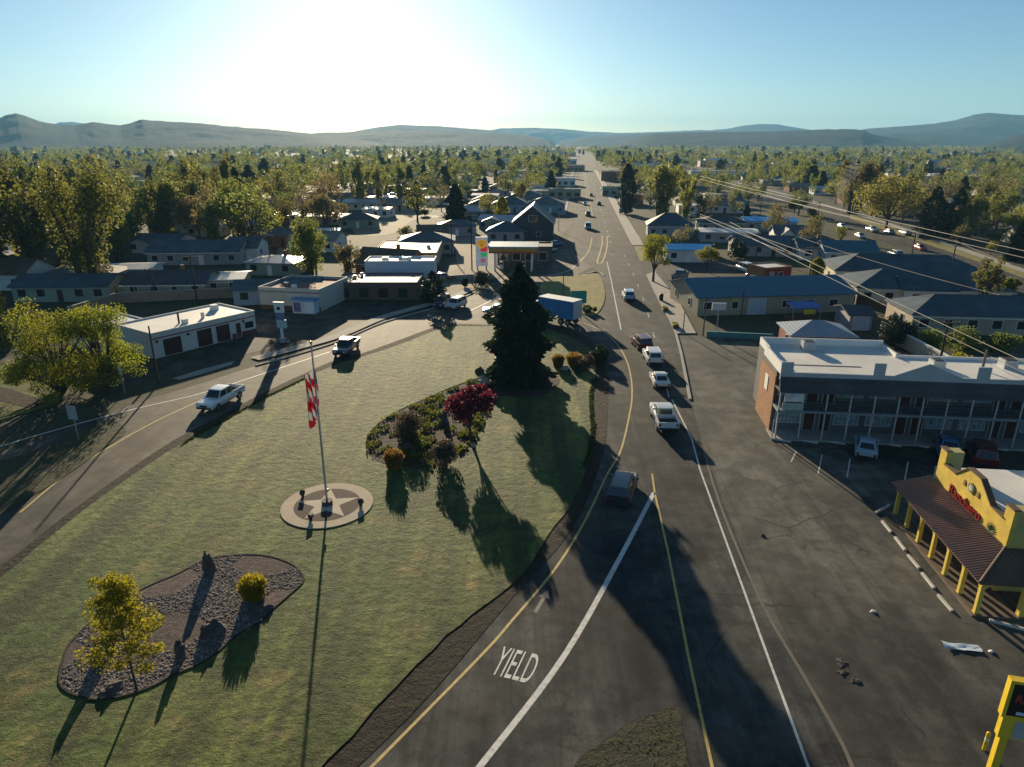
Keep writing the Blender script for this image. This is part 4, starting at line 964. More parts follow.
# utility poles and street lamps
def pole(px, py, h, label, arms=1, rz=HEAD*-1, mat=None, r=.15, lean=0, group='utility poles', dbl=False, xy=None):
    x, y = xy or G(px,py); o = thing('utility_pole', label, 'utility pole', (x,y,0), rz, group)
    m = MB(); m.tube((0,0,-.2),(lean,0,h),r,r*.7,8); m.build('post', mat or polewood, o, True)
    for k in range(arms):
        z = h-.35-k*.9; a = MB().box(lean-1.2,lean+1.2,-.07,.07,z-.07,z+.07).build('crossarm', mat or polewood, o)
        for q in (-1.1,-.4,.4,1.1):
            i_ = MB(); i_.tube((lean+q,0,z+.07),(lean+q,0,z+.3),.05,.035,6); i_.build('insulator', M_ins, a)
    if dbl: 
        m = MB(); m.tube((.4,-.1,h-2.4),(.4,-.1,h-1.4),.2,n=10); m.build('transformer', steel, o, True)
    return o
M_ins = M('insulator_glaze', (.25,.24,.23), .3, .1, 2)
pole(159,384,HT(326,G(159,384)[1]),'dark slim pole at the left end of the white garage',0,mat=darkwood,r=.12)
pole(14,340,9.5,'dark leaning pole at the left edge near the upright tree',1,mat=darkwood,lean=-.5)
pole(156,300,HT(268,G(156,300)[1]),'short pole behind the tan wall, left one of two',1,mat=darkwood)
pole(197,302,HT(255,G(197,302)[1]),'tall pole behind the tan wall, right one of two',1,mat=darkwood)
pole(272,272,HT(234,G(272,272)[1]),'dark pole in the sunlit yard left of the rounded olive tree',1,mat=darkwood)
pole(472,270,HT(214,G(472,270)[1]),'dark pole left of the fuel price sign',1,mat=darkwood)
pole(452,258,HT(222,G(452,258)[1]),'dark pole at the corner of the flat-roofed store behind the gravel',1,mat=darkwood)
pole(440,286,HT(262,G(440,286)[1]),'leaning pole beside the small dark conifer',0,mat=darkwood,lean=-.4)
pole(563,300,HT(270,G(563,300)[1]),'slim dark pole on the grass island behind the truck',0,mat=darkwood,r=.09)
pole(683,333,HT(311,G(683,333)[1]),'thin dark post at the near end of the sidewalk',0,mat=darkwood,r=.08)
pole(703,336,HT(296,G(703,336)[1]),'brown pole at the end of the teal wall',0,mat=polewood,r=.1)
pole(741,318,HT(289,G(741,318)[1]),'lamp pole in front of the long blue-roofed shop',0,mat=darkwood,r=.09)
pole(1014,640,5.2,'brown wooden post beside the yellow pylon sign',0,mat=M('brown_post', (.10,.06,.04), .8), r=.16, xy=G(1002,850))
A1, A2 = (79.5,136.6), (83.0,129.0)
pole(0,0,10.6,'near wooden power pole with crossarm on the right street',2,xy=A1,dbl=True)
pole(0,0,9.6,'power pole just right of the near one on the right street',1,xy=A2)
for i,(a,s) in enumerate(((66,200),(66,262),(66,330),(66,400),(66,480),(66,570))):
    pole(0,0,10.6,'power pole %s along the right street towards town' % ('third','fourth','fifth','sixth','seventh','eighth')[i],1,xy=HW(a,s))
for i,(px,py,h) in enumerate(((987,350,8.0),(949,320,8.0),(814,246,8.2),(760,222,8.4))):
    x, y = G(px,py,h); pole(0,0,h,('pale wooden pole behind the motel pediment','dark pole in the thicket by the far hip roof','pole at the red hut under the lower wires','pole left of the farther bright blue roof')[i],1 if i else 0,xy=(x,y),mat=(polewood,darkwood,polewood,polewood)[i])
for i in range(10):
    s = 215+i*48; x, y = HW(ra+1.2 if i % 2 else ra-20.4, s)
    o = thing('street_lamp', 'tall grey street lamp by the straight highway through town', 'street lamp', (x,y,.1), -HEAD+(math.pi if i % 2 else 0), 'street lamps of the highway')
    m = MB(); m.tube((0,0,0),(0,0,8.5),.1,.06,8); m.tube((0,0,8.4),(2.2,0,8.9),.05,.04,6); m.build('pole', steel, o, True); MB().box(2.0,2.7,-.14,.14,8.83,8.97).build('lamp_head', steel, o)
# overhead wires
def wire(p0, p1, sag, label, r=.035, bright=True):
    mb = MB(); n = 22; P = []
    for i in range(n+1):
        t = i/n; P.append(tuple(p0[k]+(p1[k]-p0[k])*t-(sag*4*t*(1-t) if k == 2 else 0) for k in (0,1,2)))
    for i in range(n): mb.tube(P[i],P[i+1],r,n=5)
    return tag(mb.build('overhead_wire', wire_m, None, True), label, 'wire', 'overhead wires')
wire_m = M('bare_wire', (.2,.18,.15), .7, .1, 3)
def gp3(px,py,h): return (*G(px,py,h), h)
wire(gp3(1120,272,11), gp3(700,176,10.6), .4, 'upper pair of the high wires over the right street, the top cable', 0.053)
wire(gp3(1120,280,10.6), gp3(700,179,10.4), .4, 'upper pair of the high wires over the right street, the lower cable', 0.045)
wire(gp3(954,240,9.5), gp3(1130,304,8.5), .5, 'lower sagging wire running right from the second power pole', 0.042)
wire(gp3(918,232,9.8), gp3(954,240,9.4), .1, 'short wire between the two near power poles', 0.042)
wire(gp3(918,232,9.8), gp3(756,192,10), .6, 'middle wire running up the right street from the near pole', 0.038)
wire(gp3(1060,378,8), gp3(730,222,8.4), .3, 'upper bright wire passing behind the motel', 0.036)
wire(gp3(1060,390,7.6), gp3(730,226,8.0), .3, 'second bright wire passing behind the motel', 0.030)
wire(gp3(812,262,7.2), gp3(700,216,7.8), .3, 'thick lower cable left of the red hut', 0.045)
wire(gp3(814,255,6.6), gp3(700,214,7.2), .3, 'lowest cable left of the red hut', 0.045)
wire(gp3(1000,295,8.5), gp3(799,237,8.2), .4, 'faint wire crossing the hip-roofed houses at right', 0.030)

def litmat(name, c, e):
    m = M(name, c, .5); b = m.node_tree.nodes['Principled BSDF']; b.inputs['Emission Color'].default_value = (*c,1); b.inputs['Emission Strength'].default_value = e; return m
# fuel price pylon
x, y = G(482,270); H = HT(237, y)
gp = thing('fuel_sign', 'tall white fuel price pylon with yellow shell emblem at the gas station', 'pylon sign', (x,y,0), rad(4))
w = 12*PXM(482,270); MB().box(-w/2,w/2,-.3,.3,.9,H).build('sign_cabinet', litmat('pylon_white', (.7,.73,.78), .05), gp)
for k in (-1,1): MB().box(k*w*.36-.15,k*w*.36+.15,-.15,.15,-.1,.9).build('leg', steel, gp)
q = w*.40; sh = [(0,-q)] + [(q*math.sin(t)*1.0, -q*.15+q*.95*math.cos(t)*(1+.04*(i%2))) for i,t in enumerate(np.linspace(-1.9,1.9,17))][::-1]
sh = [(-.28*q,-q*.92),(.28*q,-q*.92)]+[(q*1.05*math.sin(t), q*.95*math.cos(t)*(1 if i%2 else .93)) for i,t in enumerate(np.linspace(2.0,-2.0,17))]
em = MB(); em.wallprism([(a,b+H-q-.35) for a,b in sh], -.36, -.305); e_ = em.build('shell_emblem', litmat('emblem_yellow', (.75,.36,.02), .18), gp)
for i,t in enumerate(np.linspace(-.95,.95,5)):
    r_ = MB(); r_.tube((0,-.365,H-2*q+.1),(q*.8*math.sin(t),-.365,H-q-.35+q*.75*math.cos(t)),.035,n=4); r_.build('emblem_rib', lampr, e_)
for (x0,x1,z0,z1,c) in ((-.1,.42,H*.57,H*.72,(.68,.02,.05)),(-.1,.42,H*.41,H*.54,(.03,.45,.14)),(-.1,.30,H*.24,H*.36,(.45,.12,.2))):
    MB().box(x0*w,x1*w,-.34,-.305,z0,z1).build('price_panel', litmat('price_panel', c, .18), gp)
# bank totem
x, y = G(283,342); H = HT(302,y)
tt = thing('totem_sign', 'slim stepped white totem sign with dark disc in the shaded car park', 'totem sign', (x,y,0), rad(-8)); w = 9*PXM(283,342)
MB().box(-.16,.16,-.12,.12,-.1,H*.4).build('post', white, tt)
MB().prism(circ(w*.42,10),0,.5).build('footing', concrete, tt)
MB().box(-w*.42,w*.62,-.18,.18,H*.36,H*.56).build('lower_panel', M('totem_teal', (.42,.55,.55), .5), tt)
MB().box(-w*.45,w*.45,-.2,.2,H*.565,H*.74).build('middle_panel', M('totem_blue', (.16,.2,.36), .5), tt)
hdp = MB().box(-w*.5,w*.5,-.2,.2,H*.745,H*.96).build('upper_panel', white, tt)
m = MB(); m.tube((0,-.23,H*.85),(0,-.2,H*.85),w*.2,n=14); m.build('disc_mark', trimblack, hdp)
MB().box(-w*.62,w*.62,-.24,.24,H*.965,H).build('cap', white, tt)
# small shop sign on a post
x, y = G(716,336); H = HT(303,y); ss = thing('shop_sign', 'small white double panel sign on a post before the long blue-roofed shop', 'sign', (x,y,0), rad(-4))
m = MB(); m.tube((0,0,-.1),(0,0,H-.8),.09,n=8); m.build('post', steel, ss)
MB().box(-.95,.95,-.14,.14,H-1.0,H).build('sign_panel', M('sign_offwhite', (.55,.54,.55), .5, .1), ss)
# yellow pylon sign at the lower right
x, y = G(1012,862); H = 5.6
x, y = G(993,838)
def zp(py): return HT(py, y)
ys = thing('pylon_sign', 'yellow framed pylon sign with black panel at the lower right corner', 'pylon sign', (x,y,0), rad(-14))
yel = M('sign_yellow', (.72,.50,.03), .5, .08, 1); pane_b = M('sign_black_panel', (.02,.018,.018), .35, .2, 2)
zt, zm_, zb = zp(683), zp(719), zp(739)
W = 2.1
MB().box(-W/2,W/2,-.15,.15,zm_,zt).build('upper_cabinet', yel, ys)
p = MB().box(-W/2+.13,W/2-.13,-.165,-.152,zm_+.12,zt-.12).build('black_panel', pane_b, ys)
t = textmesh('lettering', 'Ranchero', 1.5, .36, .01, M('sign_red', (.55,.06,.04), .5), p); t.rotation_euler.x = rad(90); t.location = (0,-.174,zm_+(zt-zm_)*.55)
MB().box(-W*.3,W*.3,-.172,-.166,zm_+.2,zm_+.34).build('text_strip', M('sign_blue_strip', (.5,.6,.7), .5), p)
MB().box(-W/2+.08,W/2-.08,-.14,.14,zb,zm_-.004).build('lower_cabinet', yel, ys)
MB().box(-W/2+.5,W/2-.2,-.155,-.142,zb+.06,zm_-.1).build('grey_panel', sb, ys)
for k in (-1,1): MB().box(k*(W/2-.3)-.13,k*(W/2-.3)+.13,-.15,.15,-.1,zb-.003).build('leg', yel, ys)
x, y = G(984,750); bo = thing('bollard', 'short yellow bollard near the yellow pylon sign', 'bollard', (x,y,.02)); m = MB(); m.tube((0,0,-.1),(0,0,.95),.09,n=12); m.dome((0,0,.95),.09,.09,.07,12,4); m.build('post', yel, bo, True)
m = MB(); m.tube((0,0,.55),(0,0,.7),.094,n=12); m.build('reflector_band', white, bo)
# wheel stops
def wheelstop(p, q, label, group):
    a, b = Vector(G(*p)), Vector(G(*q)); c = (a+b)/2; d = b-a
    m = MB(); L = d.length/2; m.sideprism([(-.1,0),(.1,0),(.07,.13),(-.07,.13)],-L,L); o = m.build('wheel_stop', M_ws, None, False, (c.x,c.y,.022)); o.rotation_euler.z = math.atan2(d.y,d.x)
    return tag(o, label, 'wheel stop', group)
M_ws = M('wheel_stop_concrete', (.55,.53,.48), .85, .2, 1.5)
for i,(p,q) in enumerate((((882,522),(891,533)),((895,538),(905,551)),((908,556),(919,569)),((922,574),(934,589)),((938,596),(952,612)))):
    wheelstop(p,q,('first','second','third','fourth','fifth')[i]+' white wheel stop of the row before the yellow arcade, counted from the motel','wheel stops before the restaurant')
wheelstop((875,514),(889,506),'lone angled wheel stop in the shade left of the yellow arcade','wheel stops before the restaurant')
wheelstop((989,621),(1034,633),'long pale wheel stop in the shade at the near end of the restaurant','wheel stops before the restaurant')
for i,x in enumerate((783,810,837,893,921,960,1000,1040)):
    wheelstop((x-8,440+(x-783)*.04),(x+8,442.5+(x-783)*.04),'wheel stop in the motel shade, '+('first','second','third','fourth','fifth','sixth','seventh','eighth')[i]+' from the brick end wall','wheel stops before the motel')
# crumpled sheet on the lot
x, y = G(961,648); m = MB(); rg = random.Random(3); n = 9; V=[]; 
for j in range(5):
    for i in range(n): V.append((-.95+1.9*i/(n-1)+rg.uniform(-.05,.05), -.28+.14*j+rg.uniform(-.03,.03), .02+rg.uniform(0,.07)+(.06 if i < 2 else 0)))
m.add(V, [(j*n+i,j*n+i+1,(j+1)*n+i+1,(j+1)*n+i) for j in range(4) for i in range(n-1)]); o = m.build('plastic_sheet', M('pale_plastic', (.5,.6,.68), .4, .1, 2), None, True, (x,y,.03)); o.rotation_euler.z = rad(-8)
tag(o, 'crumpled pale blue plastic sheet lying on the parking lot', 'plastic sheet')
for i,(px,py) in enumerate(((991,652),(873,612),(763,536))):
    x, y = G(px,py); m = MB(); m.dome((0,0,0),.18,.12,.1,7,3,.3,rg); tag(m.build('litter', (white,white,rock)[i], None, False, (x,y,.02)), ('white scrap of litter right of the plastic sheet','tiny pale scrap alone on the parking lot','dark clod on the parking lot near the highway edge')[i], 'litter')
x, y = G(848,676); m = MB(); m.dome((-.2,.2,-.03),.3,.22,.08,11,3,.4,rg); m.dome((.2,-.4,-.03),.35,.2,.08,11,3,.4,rg); m.dome((.1,.9,-.03),.3,.4,.08,11,3,.4,rg); tag(m.build('rubble', M('rubble', (.075,.06,.05), .9, .4, 3), None, False, (x,y,.02)), 'small heap of brown rubble at the parking lot edge', 'rubble heap')
# planters and bench on the sidewalk
for i,(px,py,w,d,h,lb) in enumerate(((661,301,1.1,.6,1.1,'dark trash bin on the highway sidewalk'),(665,311,.9,1.8,.35,'low brown planter on the sidewalk beside the bin'),(675,328,.9,1.8,.35,'low brown planter at the near end of the sidewalk'))):
    x, y = G(px,py); o = thing('planter' if i else 'trash_bin', lb, 'planter' if i else 'bin', (x,y,.15), -HEAD)
    if i:
        m = MB(); m.box(-w/2,w/2,-d/2,d/2,0,h); m.build('box', brownwood, o); C = np.array([(RN.uniform(-w/2,w/2)*.9,RN.uniform(-d/2,d/2)*.9,h+RN.uniform(0,.25)) for _ in range(160)]); link('plants', quads_mesh('plants', quads(C,.16), L_brown), o)
    else:
        m = MB(); m.tube((0,0,0),(0,0,.95),.34,.38,12); m.build('bin_body', trimblack, o); m = MB(); m.tube((0,0,.95),(0,0,1.15),.42,.2,12); m.build('lid', trimblack, o)
# ------------------------------------------------------------------ buildings
def front(pl, pr):
    a, b = Vector(G(*pl)), Vector(G(*pr)); d = b-a
    return a, math.atan2(d.y, d.x), d.length
def gable_roof(w, d, h, rh, ov=.45, th=.16, x0=0, y0=0):
    m = MB(); s = rh/(d/2)
    for sg in (-1,1):
        e = (d/2+ov); P = [(sg*e, h-ov*s), (0, h+rh), (0, h+rh+th), (sg*e, h-ov*s+th)]
        m.sideprism([(y+y0+d/2, z) for y,z in P], x0-ov, x0+w+ov)
    return m
def hip_roof(w, d, h, rh, ov=.45, x0=0, y0=0, inset=None):
    k = inset if inset is not None else min(d/2, w/2-.2); m = MB(); X0,X1,Y0,Y1 = x0-ov,x0+w+ov,y0-ov,y0+d+ov; ym = y0+d/2
    v = [(X0,Y0,h-.12),(X1,Y0,h-.12),(X1,Y1,h-.12),(X0,Y1,h-.12),(X0,Y0,h),(X1,Y0,h),(X1,Y1,h),(X0,Y1,h),(x0+k,ym,h+rh),(x0+w-k,ym,h+rh)]
    m.add(v, [(3,2,1,0),(0,1,5,4),(1,2,6,5),(2,3,7,6),(3,0,4,7),(4,5,9,8),(5,6,9),(6,7,8,9),(7,4,8)]); return m
def gable_walls(w, d, h, rh):
    m = MB(); m.box(0,w,0,d,-.1,h)
    for x in (0,w-.15): m.sideprism([(0,h+.001),(d,h+.001),(d/2,h+rh-.02)], x, x+.15)
    return m
def win(root, x0, x1, z0, z1, y=0, mat=None, fmat=None, face='f', w=0, d=0, name='window', det=True):
    """a window (frame > pane) or door on the front, back, left or right wall"""
    f = MB(); p = MB(); t = .07
    def bx(m, a, b, c, e, o0, o1):
        if face == 'f': m.box(a,b,y-o1,y-o0,c,e)
        elif face == 'b': m.box(a,b,d+o0,d+o1,c,e)
        elif face == 'l': m.box(-o1,-o0,a,b,c,e)
        else: m.box(w+o0,w+o1,a,b,c,e)
    if not det:
        bx(p,x0,x1,z0,z1,.003,.04); return p.build(name, mat or glass, root)
    bx(f,x0-t,x0,z0-t,z1+t,.003,.06); bx(f,x1,x1+t,z0-t,z1+t,.003,.06); bx(f,x0,x1,z1,z1+t,.003,.06); bx(f,x0,x1,z0-t,z0,.003,.07)
    o = f.build(name, fmat or white, root); bx(p,x0,x1,z0,z1,.002,.03); p.build('pane' if name == 'window' else 'door_leaf', mat or glass, o); return o
VENT = [steel, white, trimblack]
def block(name, label, cat, pl, pr, depth, h, wmat, rmat, par=.35, group=None, xy=None, parmat=None):
    if xy: a, rz, L = Vector(xy[0]), xy[1], xy[2]
    else: a, rz, L = front(pl, pr)
    o = thing(name, label, cat, (a.x,a.y,.03), rz, group)
    MB().box(0,L,0,depth,-.1,h).build('wall', wmat, o)
    MB().box(.15,L-.15,.15,depth-.15,h+.002,h+.05).build('roof', rmat, o)
    if par:
        m = MB(); m.box(-.05,L+.05,-.05,.15,h+.001,h+par); m.box(-.05,L+.05,depth-.15,depth+.05,h+.001,h+par); m.box(-.05,.15,.15,depth-.15,h+.001,h+par); m.box(L-.15,L+.05,.15,depth-.15,h+.001,h+par)
        m.build('parapet', parmat or wmat, o)
    if depth > 5.5 and L > 5:
        rv = random.Random(int(L*100+depth))
        for k in range(2 if L < 16 else 4):
            vx, vy, q = rv.uniform(1.2,L-2), rv.uniform(1.2,depth-2), rv.uniform(.35,.9); MB().box(vx,vx+q,vy,vy+q*.8,h+.052,h+.05+rv.uniform(.3,.8)).build('roof_vent', VENT[k % 3], o)
    c = math.cos(rz); s = math.sin(rz); OBST.append((a.x+c*L/2-s*depth/2, a.y+s*L/2+c*depth/2, max(L,depth)*.6)); return o, L
def house(name, label, cat, x, y, rz, w, d, h, rh, kind, wm, rm, group=None, det=1, chim=False, wins=True, rng=RN):
    o = thing(name, label, cat, (x,y,.02), rz, group)
    if kind == 'gable': gable_walls(w,d,h,rh).build('wall', wm, o); gable_roof(w,d,h,rh).build('roof', rm, o)
    elif kind == 'hip': MB().box(0,w,0,d,-.1,h-.13).build('wall', wm, o); hip_roof(w,d,h,rh).build('roof', rm, o)
    elif kind == 'cross':
        gable_walls(w,d,h,rh).build('wall', wm, o); r = gable_roof(w,d,h,rh).build('roof', rm, o)
        g = MB(); k = w*.38; x0 = w*.12; g.box(x0,x0+k,-2.2,-.003,-.1,h); g.wallprism([(x0,h),(x0+k,h),(x0+k/2,h+rh*.8)],-2.2,-2.05); g.build('porch_wing', wm, o)
        gm = MB()
        for sg in (-1,1):
            e = k/2+.35; s_ = rh*.8/(k/2); gm.wallprism([(x0+k/2+sg*e,h-.35*s_),(x0+k/2,h+rh*.8),(x0+k/2,h+rh*.8+.15),(x0+k/2+sg*e,h-.35*s_+.15)],-2.6,d*.45)
        gm.build('gable_roof', rm, o)
    if det > 1: MB().box(-.4,w+.4,-.56,-.455,h-.42,h-.28).build('gutter', white, o)
    if chim:
        m = MB(); m.box(w*.6,w*.6+.6,d*.55,d*.55+.6,h,h+rh+.9); m.build('chimney', brickw, o)
    if wins:
        n = max(2, int(w/3.2))
        for i in range(n):
            cx = w*(i+.5)/n; yy = 0
            if kind == 'cross' and w*.12 <= cx <= w*.5: yy = -2.2
            if i == n//2: win(o,cx-.48,cx+.48,.02,2.1,yy,darkdoor if rng.random()<.5 else white,None,'f',name='door',det=det>1)
            else: win(o,cx-.65,cx+.65,.95,2.15,yy,None,None,'f',det=det>1)
        for fc in ('l','r'): win(o,d*.3,d*.3+1.2,1.0,2.1,0,None,None,fc,w,d,det=det>1)
    c, s = math.cos(rz), math.sin(rz); OBST.append((x+c*w/2-s*d/2, y+s*w/2+c*d/2, max(w,d)*.62)); return o

# --- the two-storey motel
MX, MY = G(769,430); MR = rad(-6.5); ML = 34.0
mo = thing('motel', 'long two-storey motel with dark gallery, brick end wall and white flat roof', 'motel', (MX,MY,.03), MR)
OBST.append((MX+15,MY+3,18)); OBST.append((MX+8,MY+5,10))
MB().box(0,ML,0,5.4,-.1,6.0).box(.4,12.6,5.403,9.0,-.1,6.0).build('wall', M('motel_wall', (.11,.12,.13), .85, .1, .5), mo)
MB().box(-.14,-.003,-.3,5.4,-.1,5.55).build('brick_end_wall', orangebrick, mo)
MB().box(-.2,-.142,1.9,3.0,3.3,4.8).build('end_wall_board', white, mo)
rf = MB().box(.16,ML,-1.7,5.24,6.002,6.06).box(.56,12.44,5.25,8.85,6.002,6.055).build('roof', roofwhite, mo)
MB().box(.3,8.0,1.6,1.75,6.062,6.10).build('roof_seam', M('roof_edge_brown', (.16,.12,.09), .8), rf)
pm = MB()
pm.box(.4,.56,5.25,9.0,6.003,6.75); pm.box(.56,12.6,8.85,9.0,6.003,6.75); pm.box(12.44,12.6,5.25,8.84,6.003,6.45); pm.box(12.6,ML,5.25,5.4,6.003,6.3); pm.box(0,.15,-1.7,5.24,6.003,7.0)
pm.build('parapet', white, mo)
pr = [(-.2,5.75),(ML,5.75),(ML,6.5)]
x_ = ML
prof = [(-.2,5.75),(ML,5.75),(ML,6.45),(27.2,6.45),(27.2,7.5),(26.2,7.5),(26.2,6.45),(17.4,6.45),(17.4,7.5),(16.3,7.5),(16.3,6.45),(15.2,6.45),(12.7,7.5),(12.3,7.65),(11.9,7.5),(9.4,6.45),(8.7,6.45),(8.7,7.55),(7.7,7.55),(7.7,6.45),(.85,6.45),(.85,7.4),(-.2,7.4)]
MB().wallprism(prof,-1.95,-1.72).build('front_parapet', M('parapet_shade_blue', (.36,.41,.44), .7, .1, .5), mo)  # grey-white parapet, its shade put into the colour as a darker blue-grey
MB().sideprism([(-1.953,6.05),(-2.55,4.72),(-1.953,4.72)],-.2,ML).build('pent_roof', shing_dark, mo)
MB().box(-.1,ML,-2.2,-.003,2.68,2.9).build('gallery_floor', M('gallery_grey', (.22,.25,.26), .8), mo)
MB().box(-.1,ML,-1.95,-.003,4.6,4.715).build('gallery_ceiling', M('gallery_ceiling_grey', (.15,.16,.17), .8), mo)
MB().box(-.3,ML,-2.4,-.003,-.1,.14).build('walkway', concrete, mo)
for i in range(17):
    xx = .02+i*2.05; MB().box(xx-.06,xx+.06,-2.14,-2.02,.142,2.678).box(xx-.06,xx+.06,-2.14,-2.02,2.902,4.718).build('post', M_post if i else globals().setdefault('M_post', M('post_grey', (.42,.44,.45), .6, .08, 1)), mo)
rl = MB(); rl.box(2.1,ML,-2.11,-2.05,3.82,3.88); rl.box(2.1,ML,-2.11,-2.05,3.05,3.09)
for i in range(int((ML-2.2)/.22)): rl.box(2.2+i*.22,2.225+i*.22,-2.09,-2.065,3.09,3.82)
rl.build('railing', trimblack, mo)
for fl_ in (0,1):
    z0 = .14+fl_*2.76
    for i in range(8):
        b0 = i*4.1+.1; mir = i % 2
        dx = b0+.25 if mir else b0+2.9; wx = b0+1.5 if mir else b0+.3
        win(mo,dx,dx+.95,z0+.02,z0+2.05,0,darkdoor,M_post,'f',name='door'); win(mo,wx,wx+2.2,z0+.75,z0+2.05,0,bluecurt,M_post,'f')
MB().box(.35,2.0,-2.22,-2.15,3.75,4.55).build('sign_board', M('motel_board', (.6,.6,.62), .5, .35, 2.5), mo)
MB().box(.25,2.0,-2.23,-2.15,2.95,3.62).build('lower_sign_board', M('motel_board_green', (.35,.45,.40), .6, .2, 3), mo)
m = MB(); m.tube((-.35,-2.4,0),(-.35,-2.4,2.0),.05,n=6); m.build('downpipe', white, mo)
for i,(x0,y0,w_,d_,h_) in enumerate(((4.1,6.6,1.2,1.0,.9),(14.5,2.0,1.1,1.1,.7),(21,2.6,1.2,1.2,.8))):
    hv = thing('rooftop_unit', ('metal ventilation box on the deep white part of the motel roof','small metal unit on the motel roof behind the pediment','small metal unit far right on the motel roof')[i],'roof unit',(MX+math.cos(MR)*x0-math.sin(MR)*y0,MY+math.sin(MR)*x0+math.cos(MR)*y0,6.09),MR)
    MB().box(0,w_,0,d_,0,h_).build('casing', sb, hv); MB().box(.15,w_-.15,.12,d_-.12,h_+.002,h_+.06).build('fan_grille', trimblack, hv)
# --- the yellow restaurant
a, b = Vector(G(895,515)), Vector(G(975,614)); rzR = math.atan2((b-a).y,(b-a).x); LRn = (b-a).length
re = thing('restaurant', 'yellow mission-style restaurant with arcade, ribbed brown porch roof and red lettering', 'restaurant', (a.x,a.y,.02), rzR)
OBST.append((a.x+7,a.y-6,11))
ywall = M('yellow_stucco', (.60,.43,.07), .9, .2, .9, bump=.35); ypost = M('yellow_posts', (.68,.50,.09), .7, .06, 1); trimdk = M('dark_cap', (.12,.08,.05), .8)
FX = LRn-2.3
MB().box(.1,FX-.1,2.42,16,-.1,4.1).build('wall', M('yellow_side_wall', (.5,.42,.14), .85, .1, .6), re)
fprof = [(0,-.1),(FX,-.1),(FX,5.6),(FX-.85,5.6),(FX-.85,4.65),(FX-2.2,4.7),(FX/2+.8,5.75),(FX/2-.8,5.75),(2.4,4.7),(.85,4.65),(.85,5.6),(0,5.6)]
MB().wallprism(fprof,2.15,2.40).build('facade', ywall, re)
for p,q in zip(fprof[2:],fprof[3:]):
    if abs(p[0]-q[0]) > .05:
        cp_ = MB(); lo, hi = (p,q) if p[0]<q[0] else (q,p); cp_.wallprism([(lo[0]-.03,lo[1]+.004),(hi[0]+.03,hi[1]+.004),(hi[0]+.03,hi[1]+.1),(lo[0]-.03,lo[1]+.1)],2.08,2.47); cp_.build('parapet_cap', trimdk, re)
for x0 in (0.0,FX-.85): MB().box(x0+.003,x0+.847,2.403,3.3,4.11,5.6).build('pier', M('pier_olive', (.42,.38,.16), .85, .1, 1), re)
MB().box(FX-.12,FX-.103,3.4,15.8,4.12,4.6).box(.12,FX-.13,15.7,15.9,4.12,4.6).build('parapet', M('side_parapet', (.5,.43,.16), .85), re)
MB().box(.2,FX-.2,2.6,15.6,4.103,4.16).build('roof', roofwhite, re)
npost = 7; px_ = [i*LRn/(npost-1) for i in range(npost)]
for i in range(npost):
    m = MB(); xx = px_[i]; m.box(xx-.12,xx+.12,-.12,.12,-.05,2.2); m.box(xx-.15,xx+.15,-.15,.15,1.86,1.98); m.box(xx-.15,xx+.15,-.15,.15,-.05,.16); m.build('column', ypost, re)
ab = MB()
for i in range(npost-1):
    x0, x1 = px_[i]+.12, px_[i+1]-.12; c = (x0+x1)/2; hw_ = (x1-x0)/2
    P = [(x0,2.38),(x0,1.75)]+[(c-hw_*math.cos(t), 1.75+.42*math.sin(t)) for t in np.linspace(.15,math.pi-.15,9)]+[(x1,1.75),(x1,2.38)]
    ab.wallprism(P,-.1,.1)
ab.build('arch_band', ypost, re)
for i,yy in enumerate((2.4,4.8,7.2)):
    m = MB(); m.box(LRn-.16,LRn+.16,yy-.16,yy+.16,-.05,2.2); m.box(LRn-.2,LRn+.2,yy-.2,yy+.2,1.86,1.98); m.build('column', ypost, re)
ab = MB()
for y0,y1 in ((.16,2.24),(2.56,4.64),(4.96,7.04)):
    c = (y0+y1)/2; hw_ = (y1-y0)/2; P = [(y0,2.38),(y0,1.75)]+[(c-hw_*math.cos(t), 1.75+.42*math.sin(t)) for t in np.linspace(.15,math.pi-.15,9)]+[(y1,1.75),(y1,2.38)]
    ab.sideprism(P,LRn-.1,LRn+.1)
ab.build('side_arch_band', ypost, re)
tile = M('brown_tin_tiles', (.10,.06,.045), .55, .15, 1.2); ez, rz_ = 2.42, 3.12
pr_ = MB(); E0, E1 = -.5, LRn+.5
pr_.add([(-.5,-.5,ez),(E1,-.5,ez),(FX,2.15,rz_),(-.5,2.15,rz_),(-.5,-.5,ez-.1),(E1,-.5,ez-.1),(FX,2.15,rz_-.1),(-.5,2.15,rz_-.1)],[(0,1,2,3),(7,6,5,4),(0,4,5,1),(1,5,6,2),(2,6,7,3),(3,7,4,0)])
pr_.build('porch_roof', tile, re)
rb = MB(); k = -.4
while k < E1-.1:
    top = 2.13 if k < FX else 2.13-(k-FX)/(E1-FX)*2.63
    zt_ = ez+(top+.5)/2.65*(rz_-ez); rb.tube((k,-.52,ez+.01),(k,top,zt_+.01),.055,n=6); k += .235
rb.build('roof_ribs', M('tin_rib', (.33,.22,.18), .5, .1, 1.2), re)
sr = MB(); sr.add([(E1,-.5,ez+.003),(E1,14,ez),(FX,14,rz_),(FX,2.15,rz_),(E1,-.5,ez-.1),(E1,14,ez-.1),(FX,14,rz_-.1),(FX,2.15,rz_-.1)],[(0,1,2,3),(7,6,5,4),(0,4,5,1),(1,5,6,2),(2,6,7,3),(3,7,4,0)]); sr.build('side_porch_roof', shing_brown, re)
m = MB(); m.tube((E1,-.5,ez+.06),(FX,2.15,rz_+.06),.09,n=8); m.build('hip_cap', tile, re)
